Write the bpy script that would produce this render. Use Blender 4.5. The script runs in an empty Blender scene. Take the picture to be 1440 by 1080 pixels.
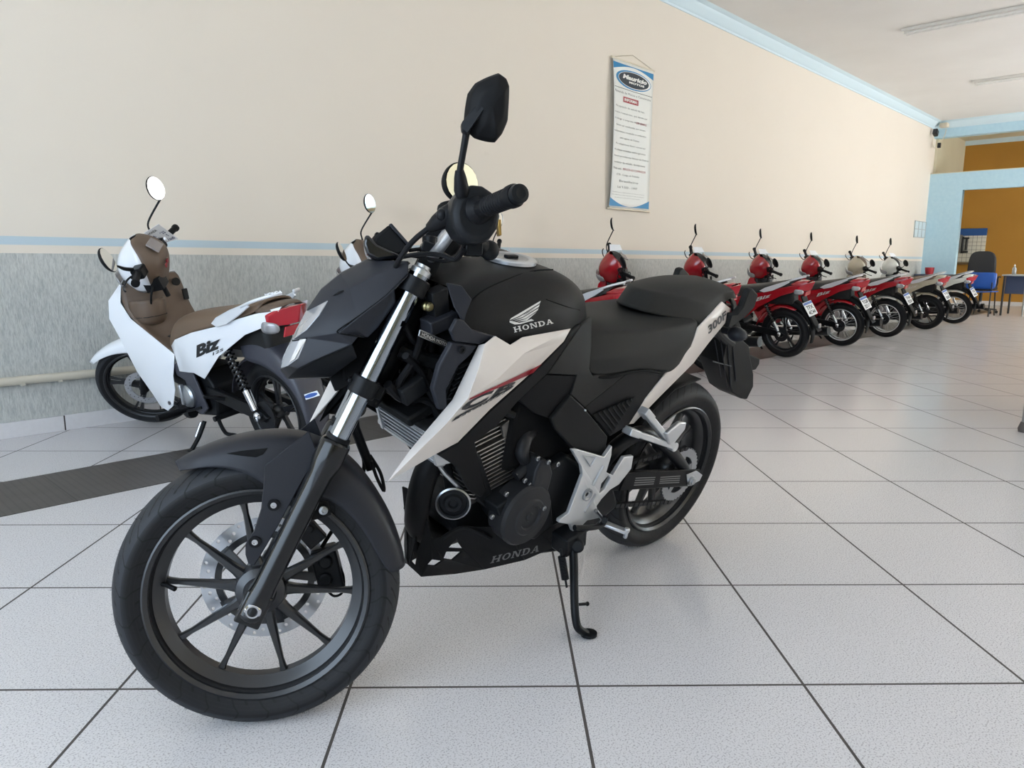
import bpy, bmesh, math, random
from mathutils import Vector, Matrix
from mathutils.bvhtree import BVHTree
from mathutils.geometry import tessellate_polygon
random.seed(7)
SC = bpy.context.scene
COL = SC.collection
# ------------------------------------------------------------------ camera
# world: X runs along the long wall into the room, Y towards that wall, Z up
CAM_H = 0.979
cam_d = bpy.data.cameras.new('camera'); cam = bpy.data.objects.new('camera', cam_d); COL.objects.link(cam)
cam_d.sensor_fit = 'HORIZONTAL'; cam_d.sensor_width = 36.0; cam_d.lens = 36.0*1024.23/1440.0
cam_d.clip_start = 0.05; cam_d.clip_end = 200
_a = math.radians(43.7874); _p = 0.168764; _r = 0.005549
_f = Vector((math.cos(_a)*math.cos(_p), math.sin(_a)*math.cos(_p), -math.sin(_p)))
_right = Vector((math.sin(_a), -math.cos(_a), 0)); _u = _right.cross(_f)
_rr = _right*math.cos(_r)+_u*math.sin(_r); _uu = _u*math.cos(_r)-_right*math.sin(_r)
cam.matrix_world = Matrix(((_rr.x,_uu.x,-_f.x,0),(_rr.y,_uu.y,-_f.y,0),(_rr.z,_uu.z,-_f.z,CAM_H),(0,0,0,1)))
SC.camera = cam
# ------------------------------------------------------------------ view, world, daylight
SC.view_settings.view_transform = 'Standard'; SC.view_settings.look = 'None'
SC.view_settings.gamma = 1.0; SC.view_settings.use_curve_mapping = False
SC.view_settings.exposure = 0.07
w = bpy.data.worlds.new('sky'); SC.world = w; w.use_nodes = True
_bg = w.node_tree.nodes['Background']; _bg.inputs[0].default_value = (0.62,0.78,1.0,1); _bg.inputs[1].default_value = 0.7
def area(name, loc, target, sx, sy, power, col):
    l = bpy.data.lights.new(name, 'AREA'); l.shape = 'RECTANGLE'; l.size = sx; l.size_y = sy; l.energy = power; l.color = col
    o = bpy.data.objects.new(name, l); COL.objects.link(o); o.location = loc
    o.rotation_euler = (Vector(target)-Vector(loc)).to_track_quat('-Z','Y').to_euler()
    return o
# daylight entering by the shop front behind the camera and by the side doors further in
area('daylight_shopfront', (-3.4,0.9,1.75), (3,1.3,0.8), 5.2, 3.0, 232, (0.68,0.83,1.0))
area('daylight_side_doors', (15.1,-5.9,1.9), (15.1,0,2.2), 4.2, 3.0, 110, (0.96,0.98,1.0))
area('ceiling_fill', (15.1,-5.9,1.3), (15.1,-3.6,4.8), 4.2, 2.4, 540, (1.0,0.985,0.96))  # added fill lamp in the doorway, tilted up to brighten the far ceiling
area('daylight_side_window', (4.0,-5.9,2.0), (4.0,0,1.6), 4.0, 2.4, 30, (1.0,0.96,0.90))
# sun through the side doors: lands on the floor out of sight and bounces to the far ceiling
_s = bpy.data.lights.new('sun','SUN'); _s.energy = 60.0; _s.angle = 0.01; _s.color = (1.0,0.985,0.96)
_so = bpy.data.objects.new('sun',_s); COL.objects.link(_so); _so.location = (13,-12,10)
_so.rotation_euler = Vector((0.12,0.66,-0.74)).to_track_quat('-Z','Y').to_euler()

# ------------------------------------------------------------------ materials
def lin(h):
    h = h.lstrip('#'); c = [int(h[i:i+2],16)/255 for i in (0,2,4)]
    return tuple(x/12.92 if x <= .04045 else ((x+.055)/1.055)**2.4 for x in c)+(1,)
MATS = {}
def mat(name, col, rough=.5, metal=0., spec=.5, coat=0., bump=0., bscale=200., trans=0., emis=None, alpha=1.):
    m = bpy.data.materials.new(name); m.use_nodes = True; nt = m.node_tree; b = nt.nodes['Principled BSDF']
    c = lin(col) if isinstance(col,str) else tuple(col)+(1,)
    b.inputs['Base Color'].default_value = c
    b.inputs['Roughness'].default_value = rough; b.inputs['Metallic'].default_value = metal
    b.inputs['Specular IOR Level'].default_value = spec; b.inputs['Coat Weight'].default_value = coat
    b.inputs['Coat Roughness'].default_value = .06
    b.inputs['Transmission Weight'].default_value = trans; b.inputs['Alpha'].default_value = alpha
    if emis: b.inputs['Emission Color'].default_value = lin(emis[0]); b.inputs['Emission Strength'].default_value = emis[1]
    tc = nt.nodes.new('ShaderNodeTexCoord'); nz = nt.nodes.new('ShaderNodeTexNoise')
    nz.inputs['Scale'].default_value = bscale if bump else 9.; nz.inputs['Detail'].default_value = 3
    nt.links.new(tc.outputs['Object'], nz.inputs['Vector'])
    if bump:
        bp = nt.nodes.new('ShaderNodeBump'); bp.inputs['Strength'].default_value = bump; bp.inputs['Distance'].default_value = .0015
        nt.links.new(nz.outputs['Fac'], bp.inputs['Height']); nt.links.new(bp.outputs[0], b.inputs['Normal'])
    elif trans == 0 and rough > .12:      # faint unevenness of the sheen
        mr = nt.nodes.new('ShaderNodeMapRange'); mr.inputs[3].default_value = rough*.9; mr.inputs[4].default_value = min(1,rough*1.1)
        nt.links.new(nz.outputs['Fac'], mr.inputs[0]); nt.links.new(mr.outputs[0], b.inputs['Roughness'])
    MATS[name] = m; return m
def nodes(m): return m.node_tree, m.node_tree.nodes['Principled BSDF']
def mth(nt, op, a, b=None, c=None):
    n = nt.nodes.new('ShaderNodeMath'); n.operation = op
    for i, v in enumerate((a, b, c)):
        if v is None: continue
        if isinstance(v, (int, float)): n.inputs[i].default_value = v
        else: nt.links.new(v, n.inputs[i])
    return n.outputs[0]
def mixc(nt, fac, a, b):
    n = nt.nodes.new('ShaderNodeMix'); n.data_type = 'RGBA'
    nt.links.new(fac, n.inputs[0]) if not isinstance(fac,(int,float)) else setattr(n.inputs[0],'default_value',fac)
    for s, v in ((6,a),(7,b)):
        if isinstance(v, tuple): n.inputs[s].default_value = v
        else: nt.links.new(v, n.inputs[s])
    return n.outputs[2]
# ------------------------------------------------------------------ mesh helpers
V = Vector
class MB:
    """collects shapes into one mesh"""
    def __init__(s): s.v = []; s.f = []; s.m = []; s.cur = 0
    def add(s, vs, fs, mi=None):
        o = len(s.v); s.v += [tuple(p) for p in vs]; s.f += [tuple(i+o for i in f) for f in fs]
        s.m += [s.cur if mi is None else mi]*len(fs); return s
    def box(s, lo, hi, M=None, mi=None):
        x0,y0,z0 = lo; x1,y1,z1 = hi
        vs = [V((x,y,z)) for x in (x0,x1) for y in (y0,y1) for z in (z0,z1)]
        if M is not None: vs = [M@p for p in vs]
        return s.add(vs, [(0,1,3,2),(4,6,7,5),(0,4,5,1),(2,3,7,6),(0,2,6,4),(1,5,7,3)], mi)
    def bar(s, a, b, w, h, up=(0,0,1), mi=None):
        a, b = V(a), V(b); d = (b-a).normalized(); sd = d.cross(V(up)).normalized(); u = sd.cross(d)
        vs = [p+sd*w/2*i+u*h/2*j for p in (a,b) for i in (-1,1) for j in (-1,1)]
        return s.add(vs, [(0,1,3,2),(4,6,7,5),(0,4,5,1),(2,3,7,6),(0,2,6,4),(1,5,7,3)], mi)
    def cyl(s, a, b, r0, r1=None, n=20, mi=None):
        a, b = V(a), V(b); r1 = r0 if r1 is None else r1
        return s.lathe([(0,0),(r0,0),(r1,(b-a).length),(0,(b-a).length)], a, b-a, n, mi)
    def lathe(s, prof, org, axis, n=32, mi=None, ref=None, a0=0, a1=None):
        org = V(org); ax = V(axis).normalized(); t = V(ref) if ref else (V((1,0,0)) if abs(ax.x) < .9 else V((0,1,0)))
        e1 = (t-ax*t.dot(ax)).normalized(); e2 = ax.cross(e1)
        full = a1 is None; a1 = 2*math.pi if full else a1
        cnt = n if full else n+1; vs = []; ring = []
        for r, h in prof:
            if r < 1e-6: ring.append([len(vs)]*cnt); vs.append(org+ax*h); continue
            ids = []
            for k in range(cnt):
                a = a0+(a1-a0)*k/n; ids.append(len(vs)); vs.append(org+ax*h+(e1*math.cos(a)+e2*math.sin(a))*r)
            ring.append(ids)
        fs = []
        for i in range(len(prof)-1):
            A, B = ring[i], ring[i+1]
            for k in range(n):
                k2 = (k+1) % cnt
                q = [A[k],A[k2],B[k2],B[k]]; u = []
                for x in q:
                    if x not in u: u.append(x)
                if len(u) > 2: fs.append(tuple(u))
        return s.add(vs, fs, mi)
    def tube(s, pts, r, n=10, k=6, mi=None, closed=False):
        P = [V(p) for p in pts]; R = list(r) if isinstance(r,(list,tuple)) else [r]*len(P)
        if k > 1 and len(P) > 2:
            Q = []; RR = []; N = len(P)
            for i in range(N if closed else N-1):
                g = (lambda j: P[j % N]) if closed else (lambda j: P[max(0,min(N-1,j))])
                p0,p1,p2,p3 = g(i-1),g(i),g(i+1),g(i+2)
                for q in range(k):
                    t = q/k; Q.append(.5*((2*p1)+(p2-p0)*t+(2*p0-5*p1+4*p2-p3)*t*t+(3*p1-p0-3*p2+p3)*t**3))
                    RR.append(R[i]*(1-t)+R[(i+1) % N]*t)
            if not closed: Q.append(P[-1]); RR.append(R[-1])
            P, R = Q, RR
        N = len(P); tan = [(P[(i+1) % N if closed else min(N-1,i+1)]-P[i-1 if closed else max(0,i-1)]).normalized() for i in range(N)]
        t0 = tan[0]; nrm = t0.orthogonal().normalized(); vs = []
        for i in range(N):
            nrm = (nrm-tan[i]*nrm.dot(tan[i])); nrm = nrm.normalized() if nrm.length > 1e-6 else tan[i].orthogonal().normalized()
            bn = tan[i].cross(nrm)
            vs += [P[i]+(nrm*math.cos(2*math.pi*j/n)+bn*math.sin(2*math.pi*j/n))*R[i] for j in range(n)]
        fs = [(i*n+j, i*n+(j+1) % n, ((i+1) % N)*n+(j+1) % n, ((i+1) % N)*n+j) for i in range(N if closed else N-1) for j in range(n)]
        if not closed: fs += [tuple(range(n-1,-1,-1)), tuple((N-1)*n+j for j in range(n))]
        return s.add(vs, fs, mi)
    def sphere(s, c, r, n=16, mi=None, sc=(1,1,1)):
        c = V(c); m = n//2; prof = [(math.sin(math.pi*i/m)*1., -math.cos(math.pi*i/m)) for i in range(m+1)]
        t = MB(); t.lathe(prof, (0,0,0), (0,0,1), n)
        return s.add([c+V((p[0]*r*sc[0],p[1]*r*sc[1],p[2]*r*sc[2])) for p in t.v], t.f, mi)
    def prism(s, outline, y0, y1, mi=None, holes=()):
        """outline of (x,z) pairs, or 3D points whose y is replaced, between y0 and y1"""
        def two(o): return [(p[0], p[-1]) for p in o]
        rings = [two(outline)]+[two(h) for h in holes]
        flat = [p for r in rings for p in r]; n = len(flat)
        vs = [(x,y0,z) for x,z in flat]+[(x,y1,z) for x,z in flat]
        if len(rings) == 1: fs = [tuple(range(n)), tuple(range(2*n-1,n-1,-1))]
        else:
            tri = tessellate_polygon([[V((x,z,0)) for x,z in r] for r in rings])
            fs = [tuple(t) for t in tri]+[tuple(n+i for i in reversed(t)) for t in tri]
        o = 0
        for r in rings:
            m = len(r)
            fs += [(o+i, o+(i+1) % m, n+o+(i+1) % m, n+o+i) for i in range(m)]; o += m
        return s.add(vs, fs, mi)
    def slab(s, outline, off, mi=None, holes=()):
        """planar-ish 3D outline given thickness along the vector off"""
        off = V(off); rings = [list(map(V,outline))]+[list(map(V,h)) for h in holes]
        flat = [p for r in rings for p in r]; n = len(flat)
        vs = flat+[p+off for p in flat]
        if len(rings) == 1: fs = [tuple(range(n)), tuple(range(2*n-1,n-1,-1))]
        else:
            nn = off.normalized(); e1 = nn.orthogonal().normalized(); e2 = nn.cross(e1)
            tri = tessellate_polygon([[V((p.dot(e1),p.dot(e2),0)) for p in r] for r in rings])
            fs = [tuple(t) for t in tri]+[tuple(n+i for i in reversed(t)) for t in tri]
        o = 0
        for r in rings:
            m = len(r); fs += [(o+i, o+(i+1) % m, n+o+(i+1) % m, n+o+i) for i in range(m)]; o += m
        return s.add(vs, fs, mi)
    def grid(s, rows, mi=None, closed=False):
        n = len(rows[0]); vs = [p for r in rows for p in r]
        fs = [(i*n+j, i*n+(j+1) % n, (i+1)*n+(j+1) % n, (i+1)*n+j) for i in range(len(rows)-1) for j in range(n if closed else n-1)]
        return s.add(vs, fs, mi)
    def xf(s, M): s.v = [tuple(M@V(p)) for p in s.v]; return s
    def mirror_y(s):
        s.v = [(x,-y,z) for x,y,z in s.v]; s.f = [tuple(reversed(f)) for f in s.f]; return s
    def merge(s, o, mi=None): return s.add(o.v, o.f, mi) if mi is not None else s._m(o)
    def _m(s, o):
        k = len(s.v); s.v += o.v; s.f += [tuple(i+k for i in f) for f in o.f]; s.m += o.m; return s
    def build(s, name, mats, parent=None, M=None, sharp=32, sub=0, mirror=False, solid=0., bevel=0., bseg=2, tri=False, crease=None, soff=-1.):
        me = bpy.data.meshes.new(name); me.from_pydata(s.v, [], s.f)
        for m in (mats if isinstance(mats,(list,tuple)) else [mats]): me.materials.append(MATS[m] if isinstance(m,str) else m)
        for p, i in zip(me.polygons, s.m): p.material_index = i
        bm = bmesh.new(); bm.from_mesh(me)
        bmesh.ops.remove_doubles(bm, verts=bm.verts, dist=1e-5)
        bmesh.ops.recalc_face_normals(bm, faces=bm.faces)
        if tri: bmesh.ops.triangulate(bm, faces=[f for f in bm.faces if len(f.verts) > 4])
        for f in bm.faces: f.smooth = True
        cr = bm.edges.layers.float.new('crease_edge') if crease else None
        for e in bm.edges:
            if len(e.link_faces) == 2:
                a = e.calc_face_angle(0)
                if not sub and a > math.radians(sharp): e.smooth = False
                if crease and a > math.radians(crease[0]): e[cr] = crease[1]
        bm.to_mesh(me); bm.free()
        o = bpy.data.objects.new(name, me); COL.objects.link(o)
        if parent is not None: o.parent = parent
        if M is not None: o.matrix_basis = M
        if mirror: md = o.modifiers.new('mirror','MIRROR'); md.use_axis = (False,True,False); md.merge_threshold = .002
        if sub: md = o.modifiers.new('sub','SUBSURF'); md.levels = sub; md.render_levels = sub
        if solid: md = o.modifiers.new('solid','SOLIDIFY'); md.thickness = solid; md.offset = soff
        if bevel: md = o.modifiers.new('bevel','BEVEL'); md.width = bevel; md.segments = bseg; md.limit_method = 'ANGLE'; md.angle_limit = math.radians(28); md.harden_normals = False
        return o
def tag(o, label=None, cat=None, group=None, kind=None):
    if label: o['label'] = label
    if cat: o['category'] = cat
    if group: o['group'] = group
    if kind: o['kind'] = kind
    return o
def empty(name, M, label, cat, group=None):
    o = bpy.data.objects.new(name, None); COL.objects.link(o); o.empty_display_size = .2; o.matrix_world = M
    return tag(o, label, cat, group)
def struct(o, kind='structure'): o['kind'] = kind; return o
def frame(ox, oy, th, lean):
    F = V((math.cos(th),math.sin(th),0)); L0 = V((-math.sin(th),math.cos(th),0)); Z = V((0,0,1))
    U = Z*math.cos(lean)+L0*math.sin(lean); L = L0*math.cos(lean)-Z*math.sin(lean)
    return Matrix(((F.x,L.x,U.x,ox),(F.y,L.y,U.y,oy),(F.z,L.z,U.z,0),(0,0,0,1)))
def steer(ax, rake, st):
    k = V((-math.sin(rake),0,math.cos(rake))); A = V((ax,0,0))
    return Matrix.Translation(A)@Matrix.Rotation(st,4,k)@Matrix.Translation(-A)
def bvh_of(objs, M=None):
    """BVH of evaluated meshes in their parent's space"""
    dg = bpy.context.evaluated_depsgraph_get(); vs = []; fs = []
    for o in objs:
        me = o.evaluated_get(dg).to_mesh(); k = len(vs)
        vs += [o.matrix_basis@v.co for v in me.vertices]; fs += [tuple(i+k for i in p.vertices) for p in me.polygons]
        o.evaluated_get(dg).to_mesh_clear()
    return BVHTree.FromPolygons(vs, fs)
def on_surface(bvh, p, eye, off=.0012):
    p = V(p); e = V(eye); d = (p-e).normalized(); h = bvh.ray_cast(e, d)
    if h[0] is None: return p
    n = h[1]; n = -n if n.dot(d) > 0 else n
    return h[0]+n*off
def text_mb(txt, size=1., shear=0., align='LEFT', bold=0., res=3, spacing=1.):
    """letters as a flat mesh in the XY plane"""
    c = bpy.data.curves.new('t','FONT'); c.body = txt; c.size = size; c.shear = shear; c.align_x = align; c.resolution_u = res; c.offset = bold; c.space_character = spacing
    o = bpy.data.objects.new('t', c); me = o.to_mesh(); m = MB()
    m.add([v.co.copy() for v in me.vertices], [tuple(p.vertices) for p in me.polygons]); o.to_mesh_clear()
    bpy.data.objects.remove(o); bpy.data.curves.remove(c); return m
SLAB = {  # serif capitals as boxes/strokes on a 1x1 cell: list of quads
 'H':[[(0,0),(.38,0),(.38,.13),(0,.13)],[(0,.87),(.38,.87),(.38,1),(0,1)],[(.62,0),(1,0),(1,.13),(.62,.13)],[(.62,.87),(1,.87),(1,1),(.62,1)],[(.09,0),(.29,0),(.29,1),(.09,1)],[(.71,0),(.91,0),(.91,1),(.71,1)],[(.2,.42),(.8,.42),(.8,.58),(.2,.58)]],
 'N':[[(0,0),(.34,0),(.34,.13),(0,.13)],[(0,.87),(.3,.87),(.3,1),(0,1)],[(.66,.87),(1,.87),(1,1),(.66,1)],[(.08,0),(.22,0),(.22,1),(.08,1)],[(.78,0),(.92,0),(.92,1),(.78,1)],[(.1,1),(.32,1),(.92,0),(.7,0)]],
 'D':[[(0,0),(.5,0),(.5,.14),(0,.14)],[(0,.86),(.5,.86),(.5,1),(0,1)],[(.1,0),(.31,0),(.31,1),(.1,1)],[(.5,0),(.8,.09),(.66,.22),(.5,.14)],[(.8,.09),(.97,.35),(.75,.38),(.66,.22)],[(.97,.35),(.97,.65),(.75,.62),(.75,.38)],[(.97,.65),(.8,.91),(.66,.78),(.75,.62)],[(.8,.91),(.5,1),(.5,.86),(.66,.78)]],
 'A':[[(0,0),(.34,0),(.34,.13),(0,.13)],[(.6,0),(1,0),(1,.13),(.6,.13)],[(.08,0),(.22,0),(.56,1),(.42,1)],[(.7,0),(.93,0),(.62,1),(.42,1)],[(.25,.28),(.75,.28),(.7,.42),(.3,.42)]],
 'O':[]}
def _oring():
    q = []
    for k in range(14):
        a, b = 2*math.pi*k/14, 2*math.pi*(k+1)/14
        q.append([(.5+.5*math.cos(a),.5+.5*math.sin(a)),(.5+.5*math.cos(b),.5+.5*math.sin(b)),(.5+.27*math.cos(b),.5+.36*math.sin(b)),(.5+.27*math.cos(a),.5+.36*math.sin(a))])
    return q
SLAB['O'] = _oring()
def slab_word(word, gap=.16):
    m = MB(); x = 0; ws = {'H':1.05,'O':.95,'N':1.02,'D':.98,'A':1.02}
    for c in word:
        for q in SLAB[c]:
            m.add([(x+p[0]*ws[c],p[1],0) for p in q], [(0,1,2,3)])
        x += ws[c]+gap
    w = x-gap; m.v = [(p[0]/w,p[1],0) for p in m.v]; return m
def map_quad(m, q, norm=True):
    """map flat mesh (x,y in 0..1) on the quad of 3D corners: origin, +x, +x+y, +y"""
    a,b,c,d = map(V,q)
    if norm:
        xs = [p[0] for p in m.v]; ys = [p[1] for p in m.v]; x0,x1,y0,y1 = min(xs),max(xs),min(ys),max(ys)
        m.v = [((p[0]-x0)/(x1-x0),(p[1]-y0)/(y1-y0),0) for p in m.v]
    m.v = [tuple((a*(1-u)+b*u)*(1-t)+(d*(1-u)+c*u)*t) for u,t,_ in m.v]; return m
def subdiv(m, n=1):
    for _ in range(n):
        bm = bmesh.new(); vs = [bm.verts.new(p) for p in m.v]
        for f in m.f:
            try: bm.faces.new([vs[i] for i in f])
            except Exception: pass
        bmesh.ops.subdivide_edges(bm, edges=bm.edges, cuts=1, use_grid_fill=True)
        bm.verts.index_update(); m.v = [tuple(v.co) for v in bm.verts]; m.f = [tuple(v.index for v in f.verts) for f in bm.faces]; m.m = [0]*len(m.f); bm.free()
    return m
def drop(m, bvh, eye, off=.0012): m.v = [tuple(on_surface(bvh, p, eye, off)) for p in m.v]; return m

# ------------------------------------------------------------------ room materials
def floor_material():
    m = mat('floor_tile', '#d5d3d6', .16); nt, b = nodes(m); L = nt.links
    tc = nt.nodes.new('ShaderNodeTexCoord'); sp = nt.nodes.new('ShaderNodeSeparateXYZ'); L.new(tc.outputs['Object'], sp.inputs[0])
    T = .53; X, Y = sp.outputs[0], sp.outputs[1]
    gx = mth(nt,'MULTIPLY',mth(nt,'SUBTRACT',X,Y),.70710678/T); gy = mth(nt,'MULTIPLY',mth(nt,'ADD',X,Y),.70710678/T)
    def line(g, off):
        f = mth(nt,'FRACT',mth(nt,'SUBTRACT',g,off)); d = mth(nt,'ABSOLUTE',mth(nt,'SUBTRACT',f,.5)); return mth(nt,'GREATER_THAN',d,.5-.0065)
    grout = mth(nt,'MAXIMUM',line(gx,-3.6395),line(gy,2.92895))
    nz = nt.nodes.new('ShaderNodeTexNoise'); nz.inputs['Scale'].default_value = 260; nz.inputs['Detail'].default_value = 2; L.new(tc.outputs['Object'],nz.inputs['Vector'])
    n2 = nt.nodes.new('ShaderNodeTexNoise'); n2.inputs['Scale'].default_value = 1.3; n2.inputs['Detail'].default_value = 3; L.new(tc.outputs['Object'],n2.inputs['Vector'])
    rp = nt.nodes.new('ShaderNodeValToRGB'); rp.color_ramp.elements[0].position = .36; rp.color_ramp.elements[0].color = lin('#a9a7aa'); rp.color_ramp.elements[1].position = .47; rp.color_ramp.elements[1].color = lin('#d6d4d6'); L.new(nz.outputs['Fac'],rp.inputs[0])
    c = mixc(nt, mth(nt,'MULTIPLY',n2.outputs['Fac'],.18), rp.outputs[0], lin('#c9c4bf'))
    L.new(mixc(nt, grout, c, lin('#4a4542')), b.inputs['Base Color'])
    mr = nt.nodes.new('ShaderNodeMapRange'); mr.inputs[3].default_value = .13; mr.inputs[4].default_value = .26; L.new(nz.outputs['Fac'],mr.inputs[0])
    L.new(mth(nt,'MAXIMUM',mr.outputs[0],mth(nt,'MULTIPLY',grout,.8)), b.inputs['Roughness'])
    bp = nt.nodes.new('ShaderNodeBump'); bp.inputs['Strength'].default_value = .35; bp.inputs['Distance'].default_value = .002
    L.new(mth(nt,'SUBTRACT',1.,grout),bp.inputs['Height']); L.new(bp.outputs[0],b.inputs['Normal'])
    return m
floor_material()
def strip_material():
    m = mat('ribbed_brown_tile', '#4b443f', .42); nt, b = nodes(m); L = nt.links
    tc = nt.nodes.new('ShaderNodeTexCoord'); sp = nt.nodes.new('ShaderNodeSeparateXYZ'); L.new(tc.outputs['Object'],sp.inputs[0])
    X, Y = sp.outputs[0], sp.outputs[1]
    w1 = mth(nt,'FRACT',mth(nt,'MULTIPLY',X,34.)); seam = mth(nt,'GREATER_THAN',mth(nt,'ABSOLUTE',mth(nt,'SUBTRACT',mth(nt,'FRACT',mth(nt,'DIVIDE',mth(nt,'SUBTRACT',X,.30),.53)),.5)),.495)
    rib = mth(nt,'GREATER_THAN',w1,.7)
    L.new(mixc(nt, mth(nt,'MAXIMUM',mth(nt,'MULTIPLY',rib,.35),seam), lin('#4d4844'), lin('#2f2a27')), b.inputs['Base Color'])
    bp = nt.nodes.new('ShaderNodeBump'); bp.inputs['Strength'].default_value = .5; bp.inputs['Distance'].default_value = .002
    L.new(mth(nt,'SUBTRACT',1.,rib),bp.inputs['Height']); L.new(bp.outputs[0],b.inputs['Normal'])
strip_material()
def wall_material():
    """cream above, pale blue stripe, cream stripe, grey brushed render below 1 m"""
    m = mat('painted_wall', '#e9e2d2', .7); nt, b = nodes(m); L = nt.links
    tc = nt.nodes.new('ShaderNodeTexCoord'); sp = nt.nodes.new('ShaderNodeSeparateXYZ'); L.new(tc.outputs['Object'],sp.inputs[0]); Z = sp.outputs[2]
    mp = nt.nodes.new('ShaderNodeMapping'); mp.inputs['Scale'].default_value = (95,95,26); L.new(tc.outputs['Object'],mp.inputs[0])
    nz = nt.nodes.new('ShaderNodeTexNoise'); nz.inputs['Scale'].default_value = 1.0; nz.inputs['Detail'].default_value = 4; nz.inputs['Roughness'].default_value = .62; L.new(mp.outputs[0],nz.inputs['Vector'])
    n2 = nt.nodes.new('ShaderNodeTexNoise'); n2.inputs['Scale'].default_value = .8; n2.inputs['Detail'].default_value = 4; L.new(tc.outputs['Object'],n2.inputs['Vector'])
    n3 = nt.nodes.new('ShaderNodeTexNoise'); n3.inputs['Scale'].default_value = 5.5; n3.inputs['Detail'].default_value = 2; L.new(tc.outputs['Object'],n3.inputs['Vector'])
    spot = mth(nt,'MULTIPLY',mth(nt,'GREATER_THAN',n3.outputs['Fac'],.77),.25)
    cream = mixc(nt, mth(nt,'MAXIMUM',mth(nt,'MULTIPLY',n2.outputs['Fac'],.22),spot), lin('#e3dacd'), lin('#c8beae'))
    rp = nt.nodes.new('ShaderNodeValToRGB'); rp.color_ramp.elements[0].position = .30; rp.color_ramp.elements[0].color = lin('#a5a7a4'); rp.color_ramp.elements[1].position = .62; rp.color_ramp.elements[1].color = lin('#c2c3be'); L.new(nz.outputs['Fac'],rp.inputs[0])
    low = mth(nt,'LESS_THAN',Z,1.0)
    blue = mth(nt,'MULTIPLY',mth(nt,'GREATER_THAN',Z,1.045),mth(nt,'LESS_THAN',Z,1.09))
    c = mixc(nt, blue, cream, lin('#b9cad2')); c = mixc(nt, low, c, rp.outputs[0])
    L.new(c, b.inputs['Base Color'])
    bp = nt.nodes.new('ShaderNodeBump'); bp.inputs['Strength'].default_value = .75; bp.inputs['Distance'].default_value = .005
    L.new(mth(nt,'MULTIPLY',nz.outputs['Fac'],low),bp.inputs['Height']); L.new(bp.outputs[0],b.inputs['Normal'])
wall_material()
def mottled(name, c1, c2, scale, bump=.2, rough=.7):
    m = mat(name, c1, rough); nt, b = nodes(m); L = nt.links; tc = nt.nodes.new('ShaderNodeTexCoord')
    nz = nt.nodes.new('ShaderNodeTexNoise'); nz.inputs['Scale'].default_value = scale; nz.inputs['Detail'].default_value = 4; L.new(tc.outputs['Object'],nz.inputs['Vector'])
    L.new(mixc(nt,nz.outputs['Fac'],lin(c1),lin(c2)),b.inputs['Base Color'])
    bp = nt.nodes.new('ShaderNodeBump'); bp.inputs['Strength'].default_value = bump; bp.inputs['Distance'].default_value = .003; L.new(nz.outputs['Fac'],bp.inputs['Height']); L.new(bp.outputs[0],b.inputs['Normal'])
mottled('ceiling_paint','#eceae6','#e0ddd8',1.2,.02,.8); mottled('ochre_paint','#b4822f','#a57527',1.5,.05,.7)
mottled('blue_paint','#c2e0ee','#acd2e4',16,.35,.6); mottled('cream_paint','#d9d2b8','#cbc4a8',2,.05,.7); mottled('skirting_tile','#dcdadb','#d0cdce',40,.02,.35)
mat('cornice_paint','#cfe2ea',.6); mat('white_paint','#ecebe8',.55); mat('dark_joint','#4a4542',.8)
mat('pipe_cream','#c9c2b2',.45); mat('black_plastic','#17181a',.42); mat('lamp_white','#e8e6e0',.4); mat('tube_glass','#f2f1ee',.2)
# ------------------------------------------------------------------ room shell
YW, XB, XO, ZC = 4.68, 17.7, 20.1, 3.87
def wbox(name, lo, hi, m, **k): return struct(MB().box(lo,hi).build(name, m, **k))
wbox('floor',(-3.6,-6.2,-.1),(20.3,4.9,0),'floor_tile')
wbox('ceiling',(-3.6,-6.2,ZC),(XB+.2,4.9,ZC+.12),'ceiling_paint')
wbox('wall_left',(-3.6,YW,0),(20.3,YW+.2,ZC),'painted_wall')
# right wall with two daylight openings, front wall with the shop opening
rw = MB(); Y0, Y1 = -6.2, -6.0
for x0,x1,z0,z1 in ((-3.6,2,0,ZC),(2,6,0,.8),(2,6,3.2,ZC),(6,12.8,0,ZC),(12.8,17.3,3.5,ZC),(17.3,20.3,0,ZC)): rw.box((x0,Y0,z0),(x1,Y1,z1))
struct(rw.build('wall_right','cream_paint'))
fw = MB()
for y0,y1,z0,z1 in ((-6.2,-1.6,0,ZC),(3.6,4.9,0,ZC),(-1.6,3.6,3.4,ZC)): fw.box((-3.8,y0,z0),(-3.6,y1,z1))
struct(fw.build('wall_front','cream_paint'))
# back: header beam, light blue portal, recess with the ochre wall
wbox('wall_back_header',(XB,-6.2,3.555),(XB+.22,YW,ZC),'blue_paint')
pw = MB().box((XB,4.045,0),(XB+.16,YW,2.82)).box((XB,-6.2,2.465),(XB+.16,4.045,2.82)).box((XB,-6.2,0),(XB+.16,-3.2,2.465))
struct(pw.build('wall_back_portal','blue_paint'))
wbox('trim_portal_top',(XB-.012,-6.2,2.82),(XB+.17,YW,2.832),'cream_paint')
wbox('wall_back',(XO,-6.2,0),(XO+.2,YW,ZC),'ochre_paint')
wbox('ceiling_recess',(XB+.22,-6.2,3.76),(XO,YW,3.85),'cream_paint')
wbox('wall_recess_left',(XB+.16,YW-.05,0),(XO,YW,3.76),'cream_paint')
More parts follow.
